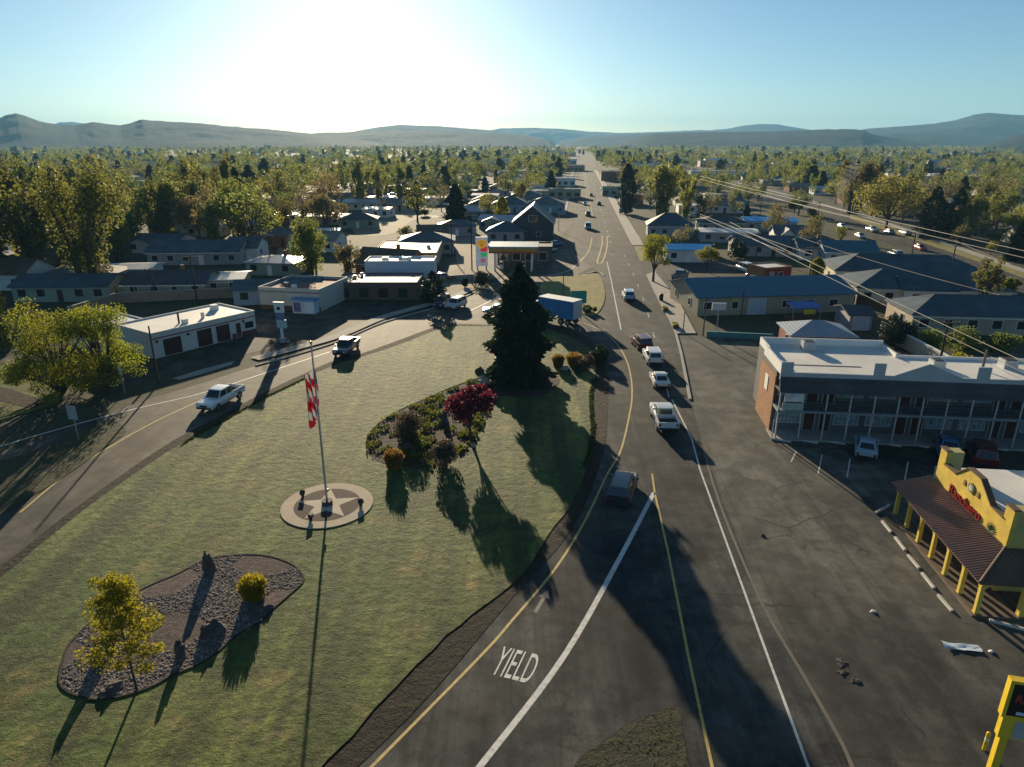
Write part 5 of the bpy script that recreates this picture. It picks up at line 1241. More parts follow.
MB().box(-.3,LRn+.3,-.35,2.148,-.1,.10).box(FX,LRn+.3,2.15,14,-.1,.10).build('porch_floor', M('porch_floor_tile', (.16,.12,.09), .8, .2, 2, wave=('Y',.6,.5)), re)
for i in range(3):
    x0 = .8+i*2.7; win(re,x0,x0+1.5,.7,2.0,2.15,None,brownwood,'f')
win(re,FX-1.9,FX-1.0,.02,2.1,2.15,darkdoor,brownwood,'f',name='door')
lt = textmesh('lettering', 'Ranchero', 3.9, .66, .10, M('letter_red', (.24,.012,.014), .45, .1, 2), re); lt.rotation_euler.x = rad(90); lt.location = (4.2,2.09,3.55)
MB().box(2.0,FX-.4,2.1,2.147,3.16,3.22).build('sign_rail', trimdk, re)
m = MB(); m.tube((FX/2,2.06,4.75),(FX/2,2.147,4.75),.34,n=20); pq = m.build('round_plaque', M('plaque_olive', (.2,.2,.1), .6, .3, 3), re)
m = MB(); m.tube((FX/2,2.04,4.75),(FX/2,2.058,4.75),.2,n=16); m.build('plaque_centre', M('plaque_pale', (.5,.5,.42), .6, .3, 4), pq)
for xx in (FX/2-.85,FX/2+.85):
    m = MB(); m.add([(xx-.13,2.12,4.5),(xx+.13,2.12,4.5),(xx+.16,2.12,4.78),(xx,2.12,4.95),(xx-.16,2.12,4.78)],[(0,1,2,3,4)]); m.box(xx-.12,xx+.12,2.1,2.145,4.5,4.8); m.build('wall_tile', M_tl if 'M_tl' in globals() else globals().setdefault('M_tl', M('tile_brown', (.2,.13,.05), .6)), re)
gm = MB()
for i,t in enumerate(np.linspace(-1.25,1.25,9)):
    l = .62-.1*abs(t); gm.add([(7.35-.05,2.115,3.25),(7.35+.05,2.115,3.25),(7.35+l*math.sin(t)*1.1+.02,2.11,3.25+l*math.cos(t))],[(0,1,2)]); gm.tube((7.35,2.11,3.25),(7.35+l*math.sin(t)*1.1,2.11,3.25+l*math.cos(t)),.04,.015,5)
gm.build('agave_emblem', M('emblem_green', (.10,.17,.08), .6, .3, 3), re)
for i,(x0,y0,w_,d_,h_,lb) in enumerate(((1.6,7.0,1.3,1.1,.7,'boxy grey unit on the restaurant roof near its far corner'),(6.4,11,1.1,1.1,.7,'small white fan unit on the restaurant roof'))):
    c,s = math.cos(rzR),math.sin(rzR); hv = thing('rooftop_unit',lb,'roof unit',(a.x+c*x0-s*y0,a.y+s*x0+c*y0,4.19),rzR)
    MB().box(0,w_,0,d_,0,h_).build('casing', white if i else sb, hv); MB().box(.15,w_-.15,.15,d_-.15,h_+.002,h_+.06).build('fan_grille', trimblack, hv)
x0,y0 = 3.0,7.5; c,s = math.cos(rzR),math.sin(rzR); hv = thing('roof_duct','long rounded white duct lying on the restaurant roof','duct',(a.x+c*x0-s*y0,a.y+s*x0+c*y0,4.19),rzR)
m = MB(); m.tube((0,0,.5),(3.6,.8,.5),.5,n=14); m.build('duct_body', white, hv, True); MB().box(.3,.6,-.35,.4,0,.3).box(3.0,3.3,.3,1.0,0,.3).build('cradle', steel, hv)
# --- long blue-roofed shop right of the highway
a2, rz2, L2 = front((697,316),(852,311.5))
sh_ = thing('shop', 'long low shop with dark blue metal roof and pale garage door', 'shop', (a2.x,a2.y,.03), rz2)
OBST.append((a2.x+12,a2.y+6,14)); OBST.append((a2.x+4,a2.y+6,8)); OBST.append((a2.x+20,a2.y+6,8))
gable_walls(L2,13,3.0,1.7).build('wall', M('shop_olive_wall', (.33,.30,.22), .85, .1, .5), sh_); gable_roof(L2,13,3.0,1.7,.5).build('roof', metal_blue, sh_)
win(sh_,8.4,11.2,.02,2.5,0,M('pale_roller_door', (.38,.5,.58), .6, .06, 1, wave=('Z',.4,.4)),white,'f',name='door')
for x0,x1 in ((1.0,2.4),(5.6,6.6),(14,15.5),(18,19.4),(22,23.4)): win(sh_,x0,x1,1.0,2.1,0,None,white,'f')
MB().box(1.3,2.3,-.09,-.05,2.2,2.75).build('sign_board', M('purple_board', (.25,.22,.42), .6), sh_); MB().box(5.5,6.7,-.09,-.05,2.15,2.8).build('green_board', M('green_board', (.35,.45,.12), .6), sh_)
for q in (3.2,9.4): win(sh_,q,q+1.0,1.0,2.1,0,None,white,'l',L2,13)
# blue awning stand in front
x, y = G(800,321); aw = thing('market_stall', 'small stall with blue awning and yellow banner before the long shop', 'stall', (x,y,.03), rz2)
MB().sideprism([(-1.2,2.2),(1.2,2.7),(1.2,2.78),(-1.2,2.28)],-2.0,2.6).build('awning', M('awning_blue', (.03,.12,.42), .5), aw)
for q in (-1.9,2.5):
    for r_ in (-1.1,1.1): MB().box(q-.05,q+.05,r_-.05,r_+.05,0,2.2 if r_ < 0 else 2.6).build('post', steel, aw)
MB().box(-.2,1.6,-1.14,-1.10,1.3,2.0).build('banner', M('banner_yellow', (.55,.5,.03), .6), aw)
MB().box(-1.8,2.4,.3,1.0,0,.9).build('counter', brownwood, aw)
# --- red shed, small grey shed, red hut
x, y = G(793,335,2.6); house('shed','red boarded shed with grey metal hip roof behind the motel','shed',x,y,rad(-6),7.6,6.2,2.6,1.3,'hip',redwall,metal_grey,None,2)
x, y = G(848,330); o = house('shed','small grey shed with pale double doors behind the red shed','shed',x,y,rad(-4),3.2,5.5,2.3,.7,'gable',greywall,shing_dark,None,1,False,False)
win(o,.5,2.7,.02,2.0,0,M('pale_door', (.5,.55,.58), .6),white,'f',name='door')
o, L = block('brick_hut','small red brick hut with white flat roof by the overhead wires','hut',(764,283),(790,281),5.5,2.7,redwall,roofwhite,.25,parmat=orangebrick)
win(o,1.2,2.0,.02,2.0,0,bluecurt,white,'f',name='door'); win(o,3.2,4.2,.9,1.9,0,None,white,'f'); MB().box(-.06,-.003,.1,5.4,-.1,2.7).build('brick_side', orangebrick, o)
# --- left road: garage, bank, store
wg = M('garage_white', (.60,.59,.55), .8, .08, .6, bump=.15)
gg, L = block('garage','white flat-roofed garage with four dark openings and a red stripe beside the left road','garage',(155,359),(257,333),8.5,3.1,wg,roofwhite,.22)
MB().box(-.012,L+.012,-.045,-.003,2.45,2.6).build('red_stripe', M('stripe_red', (.30,.04,.05), .6), gg)
MB().box(L*.74,L+.01,-.05,-.003,-.1,.7).build('base_band', M('base_red', (.16,.05,.045), .8), gg)
for f0,f1,z0,z1,nm in ((.09,.25,.02,2.2,'door'),(.40,.54,.02,2.3,'door'),(.585,.72,.02,2.3,'door'),(.785,.835,.02,2.05,'door'),(.88,.97,1.0,1.9,'window')): win(gg,L*f0,L*f1,z0,z1,0,darkdoor if nm == 'door' else None,wg,'f',name=nm)
m = MB(); m.tube((L*.35,2.5,3.15),(L*.35,2.5,4.7),.13,n=8); m.build('flue', trimblack, gg)
m = MB(); m.box(L*.8,L*.8+.9,5.2,6.1,3.152,3.9); m.build('vent', white, gg)
for i,f_ in enumerate((.03,.31,.86)): MB().box(L*f_,L*f_+.25,-.2,-.003,2.0,2.3).build('wall_lamp', trimblack, gg)
o, L = block('garage_annex','low white annex with flat roof behind the left yellow-green trees','garage',None,None,7,2.7,wg,roofwhite,.2,xy=((G(155,359)[0]-9.6,G(155,359)[1]+3.0),front((155,359),(257,333))[1],7.5))
bk_, L = block('bank','cream drive-through bank with dark base and red flat roof inside a parapet','bank',(261,309),(321,312),11,3.2,M('bank_cream', (.50,.48,.42), .8, .08, .6),roofred,.5)
MB().box(-.012,L+.012,-.05,-.003,-.1,.75).build('base_band', brownwood, bk_)
MB().box(-.03,L+.03,-.09,-.053,2.95,3.1).build('fascia', M('fascia_brown', (.2,.13,.1), .7), bk_)
x0,x1 = L*.62,L*.98; kk = MB().box(x0,x1,-1.6,-.055,-.05,2.0).build('drive_booth', M('booth_blue_white', (.5,.6,.66), .6), bk_)
MB().box(x0-.2,x1+.1,-1.9,-.056,2.003,2.3).build('booth_roof', M('booth_blue', (.13,.32,.52), .6), kk); win(kk,x0+.2,x0+1.5,.2,1.8,-1.6,M('blue_poster', (.12,.14,.28), .5, .5, 3),white,'f',name='panel'); win(kk,x1-1.6,x1-.2,.2,1.8,-1.6,M('white_poster', (.6,.7,.74), .5, .1, 3),white,'f',name='panel')
o, L = block('brick_store','low brown brick store wing beside the bank','store',(334,300),(418,300),9,2.9,M('dim_brick', (.16,.10,.075), .9, .15, 1, brick=4),shing_blue,.2)
for i in range(4): win(o,L*(.08+.23*i),L*(.08+.23*i)+1.6,.5,2.0,0,None,brownwood,'f')
x, y = G(364,285,0); o, L = block('store','pale blue-white store with tall blank wall behind the brick wing','store',None,None,6,4.3,M('store_pale', (.55,.60,.66), .75, .06, .5),roofwhite,.3,xy=((G(366,285)[0]*1.0,G(366,285)[1]),rad(1),13.2))
for i in range(2): MB().box(3+i*4,4.2+i*4,2,3.2,4.36,4.9).build('roof_vent', white, o)
o, L = block('flat_roofed_store','flat-roofed store with orange fascia behind the pale store','store',None,None,20,3.0,tanwall,shing_grey,.25,xy=(G(373,268),rad(2),14))
MB().box(-.1,L+.1,-.35,-.055,2.45,3.0).build('orange_fascia', M('fascia_orange', (.42,.24,.06), .6), o)
# --- gas station: canopy on columns and shop
x, y = G(489,272); gc = thing('gas_canopy','flat gas station canopy with amber fascia on four columns','canopy',(x,y,.03),rad(-3)); OBST.append((x+5,y+4,9))
MB().box(0,10.2,0,7.5,3.9,5.0).build('canopy_deck', M('canopy_amber', (.50,.25,.035), .5), gc); MB().box(-.06,10.26,-.06,-.003,3.95,4.25).build('fascia_stripe', M('fascia_red', (.40,.05,.03), .5), gc)
MB().box(-.2,10.4,-.2,7.7,5.003,5.35).build('canopy_roof', M('canopy_blue_grey', (.30,.38,.44), .5), gc)
for q in (1.2,9.0):
    for r_ in (1.2,6.3): MB().box(q-.18,q+.18,r_-.18,r_+.18,0,3.9).build('column', white, gc)
for i,q in enumerate((2.6,7.4)):
    x1, y1 = x+q, y+3.4; fpump = thing('fuel_pump',('left','right')[i]+' fuel pump under the gas station canopy','fuel pump',(x1,y1,.03),rad(-3),'fuel pumps'); MB().box(-.4,.4,-.3,.3,0,1.7).build('pump_body', M_pw if i else globals().setdefault('M_pw', M('pump_white', (.6,.6,.6), .5)), fpump); MB().box(-.3,.3,-.315,-.303,1.0,1.5).build('display', glass, fpump)
o, L = block('gas_station_shop','low dark shop behind the gas canopy with an orange end hut','shop',None,None,8,3.4,M('dark_shop_wall', (.06,.07,.075), .7),shing_grey,.3,xy=((x+1,y+12),rad(-3),13))
for i in range(4): win(o,1+i*3,2.8+i*3,.6,2.4,0,None,white,'f')
o, L = block('orange_kiosk','orange kiosk with white edge right of the gas canopy','kiosk',None,None,4,3.0,M('kiosk_orange', (.45,.14,.05), .7),roofwhite,.15,xy=(G(526,257),rad(-3),4.5,)); win(o,1,3,.8,2.2,0,None,white,'f')
# --- named houses
def hpx(px, py, rz, w, d, h, rh, kind, wm, rm, label, cat='house', ph=0, **k):
    x, y = G(px,py,ph); return house(k.pop('name','house'), label, cat, x, y, rz, w, d, h, rh, kind, wm, rm, **k)
hpx(858,287,rad(-8),24,11,3.0,2.3,'hip',cream,shing_blue,'middle dark hip-roofed apartment house with a lit cream end wall','apartment house',3,name='apartment_house',det=2)
hpx(836,270,rad(-8),27,11,3.0,2.5,'hip',cream,shing_blue,'farthest of the three hip-roofed apartment houses behind the long shop','apartment house',3,name='apartment_house',det=2)
hpx(914,313,rad(-6),36,9,2.9,2.0,'hip',tanwall,shing_blue,'nearest long hip-roofed apartment house behind the thicket','apartment house',3,name='apartment_house',det=2)
hpx(905,289,rad(-8),8,6,3.0,1.5,'gable',white,shing_blue,'white-trimmed small gabled annex between the hip-roofed houses','annex',3,name='annex',det=2)
hpx(667,249,rad(-4),10,7,2.9,.7,'gable',whitewall,metal_bright,'white shop with bright blue metal roof beside the highway','shop',3,name='shop',det=2)
hpx(746,221,rad(-10),15,9,3,.8,'gable',bluewall,metal_bright,'second bright blue roofed building near the right street','building',3,name='workshop',det=2)
hpx(826,251,rad(-8),11,8,3,1.8,'gable',bluewall,metal_blue,'blue gable-roofed house right of the wires, before the right street','house',3,det=2)
hpx(800,247,rad(-8),8,8,2.8,1.6,'gable',whitewall,shing_blue,'slate-roofed house left of the blue gable-roofed house','house',3,det=2,chim=True)
hpx(776,233,rad(-8),9,8,2.8,1.8,'cross',whitewall,shing_grey,'white-fronted house between the wires and the farther bright blue roof','house',3,det=2)
hpx(648,226,rad(-8),13,10,3.2,3.2,'hip',greywall,shing_blue,'steep slate hip-roofed house right of the columnar evergreen','house',3,det=2)
hpx(700,222,rad(-6),14,9,3,1.6,'hip',greenwall,shing_dark,'dark hip-roofed house beyond the bright blue roofed shop','house',3,det=2)
hpx(704,205,rad(-6),16,9,3,1.6,'gable',whitewall,metal_blue,'white house with blue roof right of the yellow-olive trees','house',3,det=1)
dh = hpx(553,240,rad(86),15,11.5,4.6,4.6,'gable',shing_dark,shing_dark,'tall dark gabled house left of the highway with pale roof edges','house',0,det=2)
bb = MB(); q_ = 4.6/5.75
for sg in (-1,1): bb.sideprism([(5.75+sg*6.25,4.6-.5*q_),(5.75,9.2),(5.75,9.55),(5.75+sg*6.25,4.95-.5*q_)],-.56,-.46)
bb.build('barge_board', white, dh); win(dh,4.6,6.9,5.0,6.6,0,None,white,'l',15,11.5); win(dh,7.4,8.8,1.0,2.4,0,None,white,'l',15,11.5)
hpx(492,205,rad(-5),14,12,3.4,2.6,'hip',bluewall,shing_blue,'teal-roofed big house behind the yellow slender tree','house',3,det=1)
hpx(526,205,rad(-5),15,12,3.4,2.2,'hip',bluewall,shing_grey,'grey-teal roofed big house by the highway left side','house',3,det=1)
hpx(487,231,rad(-5),10,9,3,2.2,'hip',greywall,shing_blue,'blue-roofed house at the sunlit gas station entrance','house',3,det=1)
hpx(146,252,rad(4),20,10,3,1.8,'gable',greywall,shing_blue,'long dark-blue roofed house behind the yard left of the bank','house',3,det=2)
hpx(225,248,rad(4),7,10,3,1.8,'gable',whitewall,shing_grey,'pale gabled house end at the right end of the long dark-blue house','house',3,det=1)
hpx(122,282,rad(3),14,8,2.7,1.5,'gable',greenwall,shing_dark,'sage house with charcoal roof behind the tan wall','house',3,det=2,chim=True)
hpx(183,279,rad(10),10,8,2.6,.5,'gable',tanwall,roofwhite,'house with pale lit roof right of the two poles','house',3,det=2)
hpx(232,288,rad(8),14,7,2.6,1.0,'gable',bluewall,shing_blue,'low blue-roofed house left of the bank','house',3,det=1)
hpx(100,268,rad(6),9,7,2.6,.5,'gable',whitewall,roofwhite,'pale roofed house right of the cottonwood foot','house',3,det=1)
hpx(10,285,rad(2),16,8,2.7,1.4,'gable',greenwall,shing_blue,'pale-roofed house at the left edge behind the trees','house',3,det=1)
hpx(38,274,rad(4),13,8,2.7,1.4,'hip',bluewall,shing_grey,'teal-grey house left of the cottonwood stems','house',3,det=1)
hpx(355,262,rad(-20),12,8,3,2.4,'gable',brickw,shing_brown,'brown gabled house behind the store, left of the orange fascia','house',3,det=2,chim=True)
hpx(400,242,rad(4),13,10,3.2,1.6,'hip',greywall,shing_blue,'slate-roofed house behind the flat-roofed store','house',3,det=1)
for i_,(px,py,rz,w,d,kd,wm,rm,lb) in enumerate((
 (438,226,4,11,8,'hip',greywall,shing_blue,'slate hip-roofed house at the near end of the sunlit pale lot'),
 (452,211,-4,12,9,'gable',bluewall,metal_grey,'blue house with pale metal roof between the pale lot and the teal-roofed big house'),
 (424,198,3,11,8,'gable',whitewall,roofwhite,'white-roofed house at the far end of the sunlit pale lot'),
 (386,203,-8,11,8,'gable',tanwall,shing_tan,'tan house behind the row of cars at the pale lot'),
 (362,209,-8,10,8,'gable',whitewall,roofwhite,'small white-roofed house left of the row of cars at the pale lot'),
 (338,219,5,12,8,'hip',sagewall if 'sagewall' in globals() else greenwall,shing_dark,'sage hip-roofed house among trees left of the pale lot'),
 (300,232,6,10,8,'gable',whitewall,roofwhite,'white shallow-roofed house behind the rounded olive tree'),
 (262,236,6,10,8,'gable',brickw,shing_grey,'red brick house with grey roof near the lime cone-shaped tree'),
 (232,226,6,11,8,'gable',tanwall,metal_grey,'tan house with pale metal roof behind the lime cone-shaped tree'),
 (418,232,8,8,7,'gable',tanwall,shing_brown,'small brown-roofed house on the near side of the pale lot'))):
    hpx(px,py,rad(rz),w,d,2.9,.5 if rm is roofwhite else 1.5,kd,wm,rm,lb,'house',3,det=1)
T(405,236,224,20,'bush',L_olive,'olive bush between the slate-roofed house and the pale lot','shrub',nleaf=900,leaf=.35)
T(425,216,206,12,'bush',L_green,'round dark green shrub at the edge of the pale lot','shrub',nleaf=700,leaf=.4)
# --- walls and fences
def wallrun(name, pts, h, t, mat, label, cat='wall', z=0, cap=None):
    P = [G(*p) for p in pts]; o = thing(name, label, cat, (P[0][0],P[0][1],z)); m = MB()
    for i in range(len(P)-1):
        d = (Vector(P[i+1])-Vector(P[i])); n = Vector((-d.y,d.x)).normalized()*t/2; q0, q1 = Vector(P[i])-Vector(P[0]), Vector(P[i+1])-Vector(P[0])
        m.prism([tuple(q0-n),tuple(q1-n),tuple(q1+n),tuple(q0+n)],-.1,h)
    m.build('wall_panel', mat, o)
    if cap:
        m = MB()
        for i in range(len(P)-1):
            d = (Vector(P[i+1])-Vector(P[i])); n = Vector((-d.y,d.x)).normalized()*(t/2+.05); q0, q1 = Vector(P[i])-Vector(P[0]), Vector(P[i+1])-Vector(P[0])
            m.prism([tuple(q0-n),tuple(q1-n),tuple(q1+n),tuple(q0+n)],h+.002,h+.1)
        m.build('coping', cap, o)
    return o
wallrun('low_wall',((706,337),(772,340)),.75,.3,tealp,'low teal wall in front of the long blue-roofed shop',cap=tealp)
wallrun('block_wall',((880,335),(946,372)),1.9,.25,M('pale_block', (.45,.43,.38), .85, .1, 1, brick=2.5),'pale block wall along the alley behind the motel',cap=white)
wallrun('block_wall',((70,318),(118,303),(262,296)),1.7,.25,M('tan_block', (.27,.21,.165), .9, .12, 1, brick=2.5),'long tan block wall behind the white garage',cap=concrete)
wallrun('board_fence',((880,312),(842,300)),1.7,.1,brownwood,'brown board fence behind the small grey shed','fence')
wallrun('low_wall',((440,281),(474,279)),.9,.3,concrete,'low concrete wall edging the sunlit gravel at the gas station',cap=concrete)
# --- the town behind: houses on a loose grid
WALLS = [('white',whitewall),('tan',tanwall),('grey',greywall),('blue',bluewall),('sage',greenwall),('cream',cream),('brick',brickw)]
ROOFS = [('grey',shing_grey),('charcoal',shing_dark),('slate-blue',shing_blue),('brown',shing_brown),('tan',shing_tan),('pale metal',metal_grey),('white',roofwhite),('white',roofwhite)]
PALE = [sheet_ for sheet_ in (GP((352,230),(366,223),(392,212),(425,203),(433,205),(430,213),(410,222),(396,233),(366,236)), GP((457,266),(478,268),(486,242),(470,231),(454,233)), GP((276,262),(296,262),(298,247),(278,246)))]
def free(x, y, r):
    for ox, oy, orr in OBST:
        if (x-ox)**2+(y-oy)**2 < (r+orr)**2: return False
    return True
def onroad(x, y, m):
    a, s = toHW(x, y)
    if ra-24-m < a < ra+6+m and s > 60: return True
    for P in ROADS:
        if inpoly(x,y,P) or pdist(x,y,P) < m: return True
    for P in PALE:
        if inpoly(x,y,P) or pdist(x,y,P) < m*.35: return True
    return inpoly(x,y,rs) or pdist(x,y,rs) < m or inpoly(x,y,leftroad) or inpoly(x,y,hwpoly)
def inview(x, y, m=1.06): return abs(x) < y*.80*m+8 and y > 60
rg = random.Random(21); used = {}
def zone(x, y):
    a, s = toHW(x, y); side = 'left of the highway' if a < ra-10 else ('beyond the right street' if not inpoly(x,y,rs) and x > 68+.3*(y-160) else 'right of the highway')
    return side, ('behind the gas station blocks' if y < 260 else 'deeper among the town trees' if y < 420 else 'far back in town')
cand = []
for i in range(-32,33):
    for j in range(0,34):
        a = i*21+rg.uniform(-4,4); s = 118+j*27+rg.uniform(-6,6); x, y = HW(a, s); cand.append((y, x, y))
cand.sort(); nh = 0; HOUSES = []
for _, x, y in cand:
    if nh >= 270: break
    if not inview(x,y) or y > 1000: continue
    if x < -20 and y < 110: continue
    if x > 0 and y < 170 and x < 100: continue
    if 55 < x < 125 and y < 270 and pdist(x,y,rs) < 22: continue
    w, d = rg.uniform(9,15), rg.uniform(7.5,10)
    if onroad(x,y,7.5) or not free(x,y,w*.42): continue
    if rg.random() < (.12 if y < 420 else .42): continue
    wi, ri = rg.choice(WALLS), rg.choice(ROOFS); kd = rg.choice(['gable','gable','hip','cross'])
    side, dep = zone(x,y); rz = -HEAD+rg.choice([0,0,math.pi/2,0])+rg.uniform(-.08,.08)
    lab = '%s house with %s %s roof, %s, %s' % (wi[0], ri[0], {'gable':'gable','hip':'hip','cross':'cross-gable'}[kd], side, dep)
    c, s_ = math.cos(rz), math.sin(rz); ox, oy = x-c*w/2+s_*d/2, y-s_*w/2-c*d/2
    rhh = rg.uniform(.35,.6) if ri[0] == 'white' else rg.uniform(.8,1.3) if ri[0] == 'pale metal' else rg.uniform(1.2,2.2)
    house('house', lab, 'house', ox, oy, rz, w, d, rg.uniform(2.6,3.2), rhh, kd, wi[1], ri[1], 'houses of the town', 1, rg.random() < .3 and y < 350, y < 420, rg)
    HOUSES.append((x,y)); nh += 1
# larger flat commercial roofs along the far highway
for i,(px,py,w,d,h,rm,wm,lb) in enumerate(((543,186,20,14,4.5,roofwhite,whitewall,'white flat-roofed commercial block left of the far highway'),(548,198,16,10,4,roofwhite,tanwall,'tan shop with white flat roof left of the far highway'),(553,171,30,18,5,roofwhite,tanwall,'wide tan-walled block farther left along the highway'),(601,181,22,14,6,metal_grey,brickw,'brown block with pale metal roof right of the far highway'),(602,196,9,8,4,roofwhite,greenwall,'small green-walled shop under the pale metal roofed block'),(650,176,34,16,5,roofwhite,greywall,'grey warehouse with white roof beyond the yellow-olive trees'),(690,178,40,18,5,roofwhite,whitewall,'long white warehouse left of the right street'),(622,166,40,20,6,roofwhite,bluewall,'blue-walled warehouse right of the highway far back'),(700,167,44,20,6,roofwhite,tanwall,'tan warehouse far back right of centre'),(660,163,50,20,6,metal_grey,whitewall,'white shed with grey roof far back right of centre'),(500,178,26,16,5,roofwhite,greywall,'grey flat-roofed block among trees left of the far highway'),(620,205,10,9,4,roofred,brickw,'small brick shop between the highway and the columnar evergreen'))):
    x, y = G(px,py); o, L = block('commercial_block', lb, 'commercial building', None, None, d, h, wm, rm, .4, 'commercial blocks along the far highway', xy=((x,y),-HEAD,w))
    for k in range(int(w/4)): win(o,1+k*4,3.2+k*4,.8,2.6,0,None,None,'f',det=False)

# cars parked along the town streets
rg = random.Random(9); nc = 0
for k in range(400):
    if nc >= 34: break
    s = rg.choice((255,345,440))+rg.choice((-5.6,5.6)); a = rg.uniform(-230,190); x, y = HW(a,s)
    if not inview(x,y,.95) or ra-26 < a < ra+8 or not free(x,y,2.2) or inpoly(x,y,rs): continue
    pn = rg.choice(('white','silver','black','dark','maroon','blue','tan','red','grey')); kd = rg.choice(('sedan','suv','pickup','sedan'))
    car(kd, pn, x, y, -HEAD+rg.choice((0,math.pi)), '%s %s parked on a town cross street, %s' % ({'dark':'navy','maroon':'dark red'}.get(pn,pn), {'sedan':'car','suv':'SUV','pickup':'pickup'}[kd], zone(x,y)[0]), 'car', group='cars parked on the town streets', detail=False); OBST.append((x,y,2.5)); nc += 1
# ------------------------------------------------------------------ town trees (individuals), then the far woods
KINDS_ = [('olive_broad','olive budding broadleaf tree',.30,(7,14)),('brown_broad','brownish half-bare broadleaf tree',.22,(7,13)),('green_broad','green leafy tree',.12,(6,11)),('olive_upright','tall olive tree with upright limbs',.17,(10,17)),('dark_conifer','dark conifer',.13,(7,15)),('bright_broad','bright spring-green tree',.06,(4,7))]
def pick(r):
    q = r.random()
    for k in KINDS_:
        q -= k[2]
        if q < 0: return k
    return KINDS_[0]
tc = []; rg = random.Random(77); y = 95
for i in range(9000):
    y = 95+(rg.random()**1.5)*1000; x = rg.uniform(-.84,.84)*y
    tc.append((y, x))
tc.sort(); NT_IND = 232; nt_ = 0; TPOS = []; grid = {}
def near_tree(x, y, r):
    gx, gy = int(x//14), int(y//14)
    for a in (-1,0,1):
        for b in (-1,0,1):
            for px, py in grid.get((gx+a,gy+b),()):
                if (px-x)**2+(py-y)**2 < r*r: return True
    return False
rest = []
def dens(x, y): return math.sin(x*.021+1.3*math.sin(y*.009))*math.sin(y*.017+1.1*math.sin(x*.013))+.4*math.sin(x*.055+y*.043)
HG = {}
for hx, hy in HOUSES: HG.setdefault((int(hx//20),int(hy//20)),[]).append((hx,hy))
for yy, xx in tc:
    if not inview(xx,yy,1.05): continue
    if xx < -20 and yy < 112 or (xx > 0 and yy < 128 and xx < 75): continue
    if onroad(xx,yy,3.5): continue
    if yy > 260 and dens(xx,yy) < rg.uniform(-.9,.1): continue
    if not free(xx,yy,1.5 if nt_ < NT_IND else .5): continue
    if near_tree(xx,yy,7 if yy < 350 else 5.5): continue
    # keep the sight lines to the open sunlit lots and the gas station
    if xx > -95 and xx < 95 and yy < 170: continue
    if -60 < xx < 25 and yy < 235: continue
    if -95 < xx < 25 and yy < 330 and rg.random() < .72: continue
    if 10 < xx and yy < 330 and not (xx > 110+.2*(yy-160)) and rg.random() < .8: continue
    if 60 < xx < 115 and yy < 260 and pdist(xx,yy,rs) < 14: continue
    k = pick(rg)
    if xx < -60 and yy < 280 and 'conifer' in k[0]: k = KINDS_[0]
    h = rg.uniform(*k[3])*(.8 if (xx > 0 and yy < 260) else 1.3 if (xx < -60 and yy < 380) else 1.0)
    grid.setdefault((int(xx//14),int(yy//14)),[]).append((xx,yy))
    if nt_ < NT_IND:
        tm, cr, Q = rg.choice(LIB[k[0]]); side, dep = zone(xx,yy)
        o = thing('conifer_tree' if 'conifer' in k[0] else 'broadleaf_tree', k[1]+', '+side+', '+dep, 'tree', (xx,yy,0), rg.uniform(0,6.28), 'trees of the town')
        wsc = h*rg.uniform(.85,1.2); o.scale = (wsc,wsc,h); link('trunk', tm, o); link('crown', cr, o); nt_ += 1
    else: rest.append((xx,yy,h,k[0]))
# everything beyond those reads as one mass
for i in range(6500):
    yy = 420+(rg.random()**.75)*2300; xx = rg.uniform(-.86,.86)*yy
    if onroad(xx,yy,3) and yy < 1500: continue
    if dens(xx,yy) < rg.uniform(-.4,.65): continue
    if yy < 1000 and near_tree(xx,yy,6): continue
    rest.append((xx,yy,(rg.uniform(4,10) if rg.random() < .6 else rg.uniform(9,16)),pick(rg)[0]))
for i in range(2600):
    yy = 1250+rg.random()*1700; xx = rg.uniform(-.86,.86)*yy
    if abs(toHW(xx,yy)[0]-ra+9) < 16: continue
    rest.append((xx,yy,rg.uniform(8,17),pick(rg)[0]))
WV = {}
for xx, yy, h, k in rest:
    Q = rg.choice(LIB[k])[2]; n = 720 if yy < 520 else 300 if yy < 800 else 120 if yy < 1500 else 60
    gsc = 1.15 if yy < 520 else 1.6 if yy < 800 else 2.3 if yy < 1500 else 3.2
    q = Q[nr.integers(0,len(Q),n)]; c = q.mean(1,keepdims=True); q = c+(q-c)*gsc
    t = rg.uniform(0,6.28); ca, sa = math.cos(t), math.sin(t); w = h*rg.uniform(.9,1.25)
    X = (q[...,0]*ca-q[...,1]*sa)*w+xx; Y = (q[...,0]*sa+q[...,1]*ca)*w+yy; Z = q[...,2]*h
    WV.setdefault(k, []).append(np.stack([X,Y,Z],-1))
WM = {'olive_broad':L_olive,'brown_broad':L_brown,'green_broad':L_green,'olive_upright':L_olive,'dark_conifer':L_conif2,'bright_broad':L_bright}
keys = list(WV); VV = np.concatenate([np.concatenate(WV[k]) for k in keys]); mi = np.concatenate([np.full(sum(len(a) for a in WV[k]), i) for i,k in enumerate(keys)])
tag(link('woods', quads_mesh('woods', VV, [WM[k] for k in keys], mi)), 'mass of budding trees filling the far town up to the hills', 'woods', None, 'stuff')
